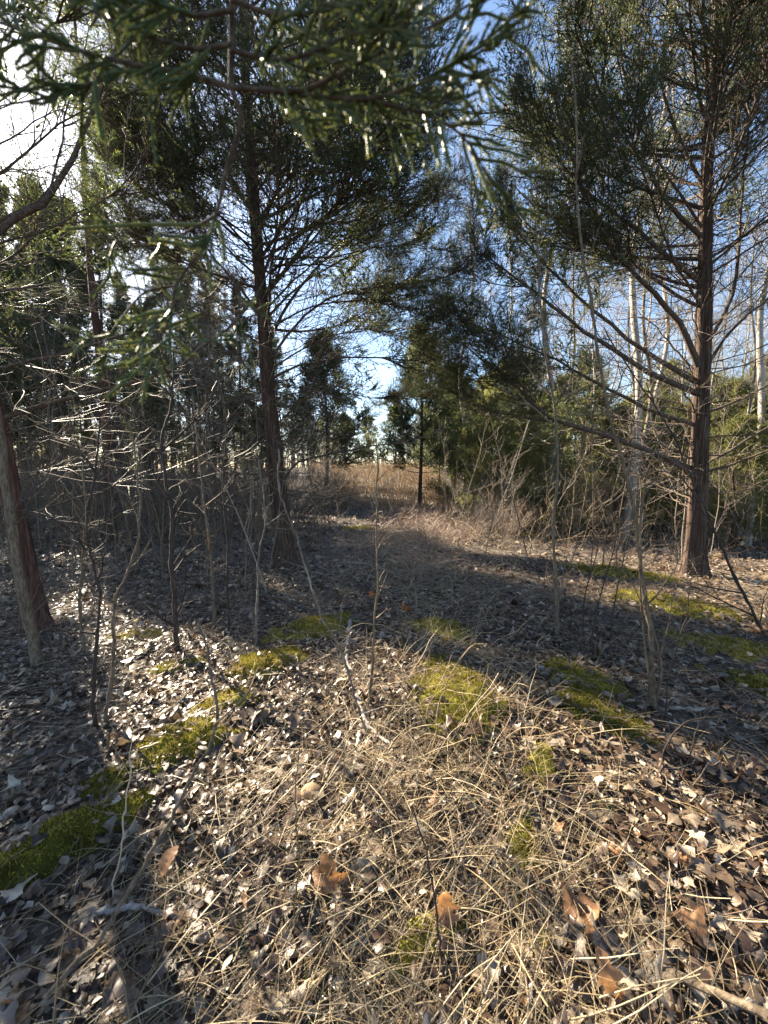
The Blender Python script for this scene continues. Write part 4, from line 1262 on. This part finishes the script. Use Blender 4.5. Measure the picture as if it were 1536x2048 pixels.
big_leaf('tan leaf leaning on the mossy mound by the broken stick', 855, 1628, 'oval', .09, M_LEAF_TAN, 11, .5, .8)
def stone(px, py, r, label, seed):
    rng = RS(seed)
    th = np.linspace(0, PI, 9); ph = np.arange(12) * 2 * PI / 12
    TH, PH = np.meshgrid(th, ph, indexing='ij')
    q = 1 + .28 * (vnoise(TH * 1.3 + seed, np.cos(PH) * 1.2 + np.sin(PH) * .7 + 3, seed) - .5)
    V = np.stack([r * q * np.sin(TH) * np.cos(PH), .8 * r * q * np.sin(TH) * np.sin(PH), .7 * r * q * np.cos(TH)], -1).reshape(-1, 3)
    i = np.arange(8)[:, None] * 12; a = np.arange(12)[None]; b = (a + 1) % 12
    Q = np.stack([i + a, i + 12 + a, i + 12 + b, i + b], -1).reshape(-1, 4)
    o = MB().add(V, Q).build('stone', M_STONE)
    o.location = G(px, py) + np.array([0, 0, r * .3])
    return tag(o, label, 'stone')
stone(524, 1432, .055, 'rounded orange-brown stone at the right end of the moss mounds', 3)
stone(622, 1592, .05, 'pale rounded leaf, built as a stone, half buried in the sunlit straw', 4)  # a pale leaf given the stone shape

# ------------------------------------------------------------------ moss
MOSS_LABELS = {0: 'moss mound behind the crooked grey stick', 1: 'dim moss mound just left below the one behind the grey stick', 2: 'small sunlit moss mound left of the middle, beside the round stone',
               3: 'moss mound running left from the round stone', 4: 'big sunlit moss mound under the pale reed, on the left', 5: 'shaded moss mound below the big one on the left',
               6: 'upper half of the bright moss strip in the middle of the floor', 7: 'brightest moss patch in the middle, behind the arched weed stalk', 8: 'moss patch below the upright grey sapling',
               9: 'lower moss patch running toward the shaded leaves on the right', 10: 'thin moss strip above the bright middle patch', 11: 'dark moss mound at the left edge in front',
               12: 'dark moss mound next to the one at the left edge', 13: 'narrow moss patch in the straw beside the front cane', 14: 'sunlit mossy bank running toward the right cedar',
               15: 'shaded mossy bank in front of the right cedar', 16: 'shaded moss patch by the flat tan leaf at the right edge', 17: 'sunlit moss crest behind the bramble clump',
               18: 'moss patch at the right edge below the mossy bank', 19: 'tiny sunlit moss tuft near the dark slender sapling', 20: 'faint moss tuft behind the forked saplings',
               21: 'small moss tuft in the straw at the bottom edge', 23: 'narrow moss strip among shaded leaves right of the straw', 24: 'moss tuft beside the red thin shoot at the left front', 25: 'faint moss patch at the near edge of the brambles'}
for k, (cx, cyy, a, b, an, hh) in enumerate(MOSS_P):
    if k not in MOSS_LABELS: continue
    rng = RS(700 + k)
    near = math.hypot(cx, cyy)
    n = 30
    u = np.linspace(-1.25, 1.25, n)
    U, W = np.meshgrid(u, u)
    X = cx + U * a * math.cos(an) - W * b * math.sin(an)
    Y = cyy + U * a * math.sin(an) + W * b * math.cos(an)
    rr = np.sqrt(U * U + W * W)
    edge = 1 - rr + 1.5 * fbm(X * 8, Y * 8, k, 4)
    Z = ground(X, Y) + np.clip(edge * .05, -.05, .016) + .030 * fbm(X * 18, Y * 18, k + 5, 3)
    Qi = np.arange(n - 1)[:, None] * n + np.arange(n - 1)[None]
    Q = np.stack([Qi, Qi + 1, Qi + n + 1, Qi + n], -1).reshape(-1, 4)
    mb = MB().add(np.stack([X, Y, Z], -1), Q[(edge[:-1, :-1].ravel() > -.12)])
    m = int(min(26000, 3.1 * a * b * 50000 / max(1, near / 2.5) ** 1.6))
    uu = rng.uniform(-1.25, 1.25, m); ww = rng.uniform(-1.25, 1.25, m)
    x = cx + uu * a * math.cos(an) - ww * b * math.sin(an); y = cyy + uu * a * math.sin(an) + ww * b * math.cos(an)
    e = 1 - np.sqrt(uu * uu + ww * ww) + 1.5 * fbm(x * 8, y * 8, k, 4)
    ok = e > rng.uniform(-.1, .25, m); x, y, e = x[ok], y[ok], e[ok]
    z = ground(x, y) + np.clip(e * .05, -.05, .014) + .030 * fbm(x * 18, y * 18, k + 5, 3)
    d = rng.normal(size=(len(x), 3)) * .75; d[:, 2] = 1
    sc = max(1, near / 2.8) ** .8
    V, F = spikes(np.stack([x, y, z], 1), nrm(d), .016 * sc * rng.uniform(.4, 1.9, len(x)), .0048 * sc, rng)
    mb.add(V, F)
    o = mb.build('moss_patch', M_MOSS, smooth=False)
    tag(o, MOSS_LABELS[k], 'moss')

# ------------------------------------------------------------------ dry grass, straw, needles
def straw():
    rng = RS(801)
    mb = MB()
    # long stalks in the sunlit patch at the front
    n = 1500
    x = .10 + rng.normal(size=n) * .48; y = .62 + np.abs(rng.normal(size=n)) * .72
    st = np.stack([x, y, ground(x, y) + rng.uniform(.0, .05, n)], 1)
    az = rng.normal(size=n) * .45 + rng.choice([.75, 2.3, -.6], n, p=[.6, .15, .25])
    el = np.abs(rng.normal(size=n)) * .28
    d = np.stack([np.cos(az) * np.cos(el), np.sin(az) * np.cos(el), np.sin(el)], 1)
    A = wander(st, d, rng.uniform(.10, .42, n), 6, rng, .07, (0, 0, -.25))
    A[:, :, 2] = np.maximum(A[:, :, 2], ground(A[:, :, 0], A[:, :, 1]) + .004)
    V, Q = tubes(A, taper(.0006 + .0022 * rng.rand(n) ** 2.5, 6, .5), 3); mb.add(V, Q)
    # scattered stalks elsewhere
    n = 3600
    y = np.sqrt(rng.uniform(.3, 30, n)); x = rng.uniform(-1.1, 1.1, n) * (y + .3)
    st = np.stack([x, y, ground(x, y) + rng.uniform(.005, .03, n)], 1)
    az = rng.uniform(0, 2 * PI, n); el = np.abs(rng.normal(size=n)) * .2
    d = np.stack([np.cos(az) * np.cos(el), np.sin(az) * np.cos(el), np.sin(el)], 1)
    A = wander(st, d, rng.uniform(.08, .40, n), 6, rng, .12, (0, 0, -.2))
    A[:, :, 2] = np.maximum(A[:, :, 2], ground(A[:, :, 0], A[:, :, 1]) + .004)
    V, Q = tubes(A, taper(rng.uniform(.0007, .0020, n), 6, .5), 3); mb.add(V, Q)
    # stalks along the grassy strip running up the middle
    n = 1500
    y = 1.6 + 7.5 * rng.rand(n) ** 1.4; x = .18 + .07 * y + rng.normal(size=n) * (.22 + .07 * y)
    ok = (moss_field(x, y) < .05) | (rng.rand(n) < .12); x, y = x[ok], y[ok]; n = len(x)
    st = np.stack([x, y, ground(x, y) + rng.uniform(.0, .05, n)], 1)
    az = rng.uniform(0, 2 * PI, n); el = np.abs(rng.normal(size=n)) * .55
    d = np.stack([np.cos(az) * np.cos(el), np.sin(az) * np.cos(el), np.sin(el)], 1)
    A = wander(st, d, rng.uniform(.12, .45, n), 5, rng, .14, (0, 0, -.5))
    A[:, :, 2] = np.maximum(A[:, :, 2], ground(A[:, :, 0], A[:, :, 1]) + .004)
    V, Q = tubes(A, taper(.0008 + .0016 * rng.rand(n) + .0002 * y, 5, .5), 3); mb.add(V, Q)
    # upright curling grass blades in tufts
    m = 140
    ty = .55 + np.abs(rng.normal(size=m)) * 1.2; tx = rng.normal(size=m) * .65 * (ty * .5 + .6)
    i = np.repeat(np.arange(m), 18)
    x = tx[i] + rng.normal(size=len(i)) * .035; y = ty[i] + rng.normal(size=len(i)) * .035
    st = np.stack([x, y, ground(x, y)], 1)
    d = rng.normal(size=(len(i), 3)) * .7; d[:, 2] = np.abs(d[:, 2]) * .7 + .5
    A = wander(st, d, rng.uniform(.06, .24, len(i)), 5, rng, .12, (0, 0, -1.5))
    A[:, :, 2] = np.maximum(A[:, :, 2], ground(A[:, :, 0], A[:, :, 1]) + .003)
    V, Q = tubes(A, taper(rng.uniform(.0006, .0012, len(i)), 5, .35), 3); mb.add(V, Q)
    tag(mb.build('dry_straw', M_STRAW, kind='stuff'), 'pale dry grass stalks lying in the sun at the front', 'dry grass')
    # little twigs and cedar needles in the litter
    nb = MB()
    n = 9000
    y = np.sqrt(rng.uniform(.2, 26, n)); x = rng.uniform(-1.1, 1.1, n) * (y + .3)
    st = np.stack([x, y, ground(x, y) + rng.uniform(.004, .03, n)], 1)
    az = rng.uniform(0, 2 * PI, n); el = rng.normal(size=n) * .25
    d = np.stack([np.cos(az) * np.cos(el), np.sin(az) * np.cos(el), np.sin(el)], 1)
    A = wander(st, d, rng.uniform(.03, .16, n), 3, rng, .25)
    V, Q = tubes(A, taper(rng.uniform(.0006, .0018, n), 3, .5), 3); nb.add(V, Q)
    tag(nb.build('fallen_twigs', M_BRAMBLE, kind='stuff'), 'fine dead twigs mixed into the leaf litter', 'twigs')
    gb = MB()
    for px, py in [(240, 1760), (700, 1800), (620, 1990), (340, 1790), (1010, 1755), (930, 1900), (1040, 1640), (850, 1530), (590, 1700), (1200, 1620), (760, 1960), (480, 1880)]:
        p = G(px, py)
        m = 22
        x = p[0] + rng.normal(size=m) * .03; y = p[1] + rng.normal(size=m) * .03
        d = rng.normal(size=(m, 3)) * .5; d[:, 2] = 1
        A = wander(np.stack([x, y, ground(x, y)], 1), d, rng.uniform(.04, .11, m), 5, rng, .1, (0, 0, -.8))
        V, Q = tubes(A, taper(rng.uniform(.0008, .0016, m), 5, .3), 3); gb.add(V, Q)
    tag(gb.build('green_grass', M_GRASS, kind='stuff'), 'small green grass sprigs poking through the straw', 'grass')
straw()

# ------------------------------------------------------------------ the bough hanging into the top of the view
def near_bough():
    rng = RS(901)
    base = np.array([.35, -1.25, float(ground(.35, -1.25))])
    root = thing('cedar_tree', base, 'dark cedar bough hanging close overhead across the top of the view', 'tree')
    top = base + np.array([-.1, -.05, 4.2])
    mb, P, R = trunk_mesh([base - np.array([0, 0, .08]), base + np.array([-.04, 0, 1.6]), base + np.array([-.07, -.02, 3.0]), top], .10, .03, 18, 50, rng, strips=20)
    mb.build('trunk', M_CEDAR, root)
    hub = AT(462, 175, .47)
    stem = [P[int(len(P) * .72)], np.array([.05, -.55, 3.0]), AT(480, -600, .40), AT(470, -150, .43), AT(465, 10, .46), hub]
    V, Q = tubes(spline(stem, 40), taper(.011, 40, .30), 8)
    MB().add(V, Q).build('limb', M_LIMB, root)
    A_ = lambda pts, y1, y2: spline(px_path(pts, y1, y2), 16)
    brs = [
        (A_([(462, 175), (380, 150), (270, 130), (130, 92), (0, 45), (-120, 0)], .47, .50), .0030),
        (A_([(270, 130), (190, 165), (120, 190), (0, 212), (-90, 230)], .49, .52), .0022),
        (A_([(462, 175), (600, 182), (720, 125), (860, 55), (970, -10)], .47, .47), .0030),
        (A_([(520, 178), (640, 195), (770, 192), (900, 130), (1005, 55)], .475, .50), .0028),
        (A_([(690, 195), (800, 215), (880, 240), (940, 290), (985, 375)], .49, .50), .0024),
        (A_([(462, 175), (484, 235), (456, 330), (432, 430), (402, 500), (352, 572), (342, 630), (300, 715)], .47, .56), .0030),
        (A_([(465, 20), (380, 30), (280, -10), (170, -60)], .45, .45), .0026),
        (A_([(465, 0), (560, 30), (680, 10), (800, -50)], .45, .46), .0026),
        (A_([(462, 100), (560, 120), (660, 90), (760, 20)], .46, .45), .0024),
        (A_([(462, 90), (370, 95), (240, 50), (120, -10)], .46, .47), .0024),
        (A_([(350, 572), (290, 585), (240, 640), (205, 690)], .555, .56), .0018),
        (A_([(432, 430), (360, 470), (280, 490), (190, 470)], .55, .57), .0018),
        (A_([(402, 500), (450, 540), (480, 600), (470, 660)], .55, .56), .0016),
    ]
    LP = np.array([b[0] for b in brs]); LR = np.array([b[1] for b in brs])
    tb = MB()
    for k in range(len(LP)):
        V, Q = tubes(LP[k], taper(LR[k], 16, .35), 6)
        MB().add(V, Q).build('branch', M_LIMB, root)
    cords, rads = [], []
    def cordset(idx, n, l, spread, droop, t0=.12):
        t = rng.uniform(t0, 1, n); ii = np.full(n, idx)
        p, tn = along(LP, ii, t)
        d = tn * .8 + perp_rand(tn, rng, .9) * spread
        return wander(p, d, rng.uniform(*l, n), 7, rng, .10, (0, 0, droop))
    for k, n in enumerate([22, 12, 24, 24, 13, 8, 14, 15, 14, 12, 5, 3, 3]):
        C = cordset(k, n, (.035, .10), .75, -.35 if k in (0, 1, 3, 4) else 0.0, .35 if k == 5 else .1)
        cords.append(C)
        # side cords
        m = 2 * n
        ii = rng.randint(0, n, m); t = rng.uniform(.3, .9, m); p, tn = along(C, ii, t)
        cords.append(wander(p, tn * .85 + perp_rand(tn, rng) * .6, rng.uniform(.015, .05, m), 7, rng, .1))
    # the bright tuft at the tip of the hanging twig
    tips = [((305, 700), (200, 702)), ((300, 705), (185, 742)), ((300, 720), (212, 795)), ((305, 715), (285, 805)), ((315, 690), (392, 712)), ((310, 680), (225, 690)), ((320, 660), (395, 630)),
            ((300, 725), (235, 760)), ((310, 720), (330, 770)), ((335, 640), (260, 640)), ((340, 620), (235, 645)), ((345, 600), (300, 520)), ((360, 560), (270, 545)), ((330, 650), (375, 700)), ((305, 700), (255, 730)),
            ((190, 165), (205, 280)), ((300, 140), (312, 330)), ((210, 120), (180, 230)), ((90, 80), (85, 170)), ((360, 150), (330, 210)), ((430, 430), (450, 520)), ((430, 450), (130, 458)), ((400, 500), (300, 480)),
            ((740, 195), (738, 310)), ((880, 240), (900, 330)), ((600, 185), (650, 280)), ((940, 290), (985, 400)), ((850, 230), (880, 330))]
    for (a, b), (c, d) in tips:
        y0 = (.49 if b < 300 else .555) + rng.uniform(-.015, .015)
        cords.append(spline([AT(a, b, y0), AT((a + c) / 2 + rng.uniform(-5, 5), (b + d) / 2 + rng.uniform(-5, 5), y0 - .004), AT(c, d, y0 - rng.uniform(0, .02))], 7)[None])
    n_t = len(tips)
    tipc = np.concatenate(cords[-n_t:])
    tipc = tipc[tipc[:, 0, 2] < 1.93]
    sp = MB()
    V, Q = tubes(tipc, taper(np.full(len(tipc), .0026), 7, .75), 6); sp.add(V, Q)
    ii = np.repeat(np.arange(len(tipc)), 150); t = rng.uniform(0, 1, len(ii)); p, tn = along(tipc, ii, t)
    V, F = spikes(p, nrm(tn * .7 + perp_rand(tn, rng) * .8), rng.uniform(.004, .008, len(ii)), .0018, rng); sp.add(V, F)
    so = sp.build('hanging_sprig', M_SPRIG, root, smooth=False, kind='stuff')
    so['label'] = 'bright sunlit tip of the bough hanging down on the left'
    C = np.concatenate(cords)
    V, Q = tubes(C, taper(np.full(len(C), .0018), 7, .7), 5)
    fo = MB().add(V, Q)
    n = 64
    ii = np.repeat(np.arange(len(C)), n); t = rng.uniform(0, 1, len(ii)); p, tn = along(C, ii, t)
    d = nrm(tn * .75 + perp_rand(tn, rng) * .8)
    V, F = spikes(p, d, rng.uniform(.0036, .0070, len(ii)), .0016, rng)
    fo.add(V, F)
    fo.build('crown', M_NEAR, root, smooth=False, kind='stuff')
    finish_thing(root)
near_bough()
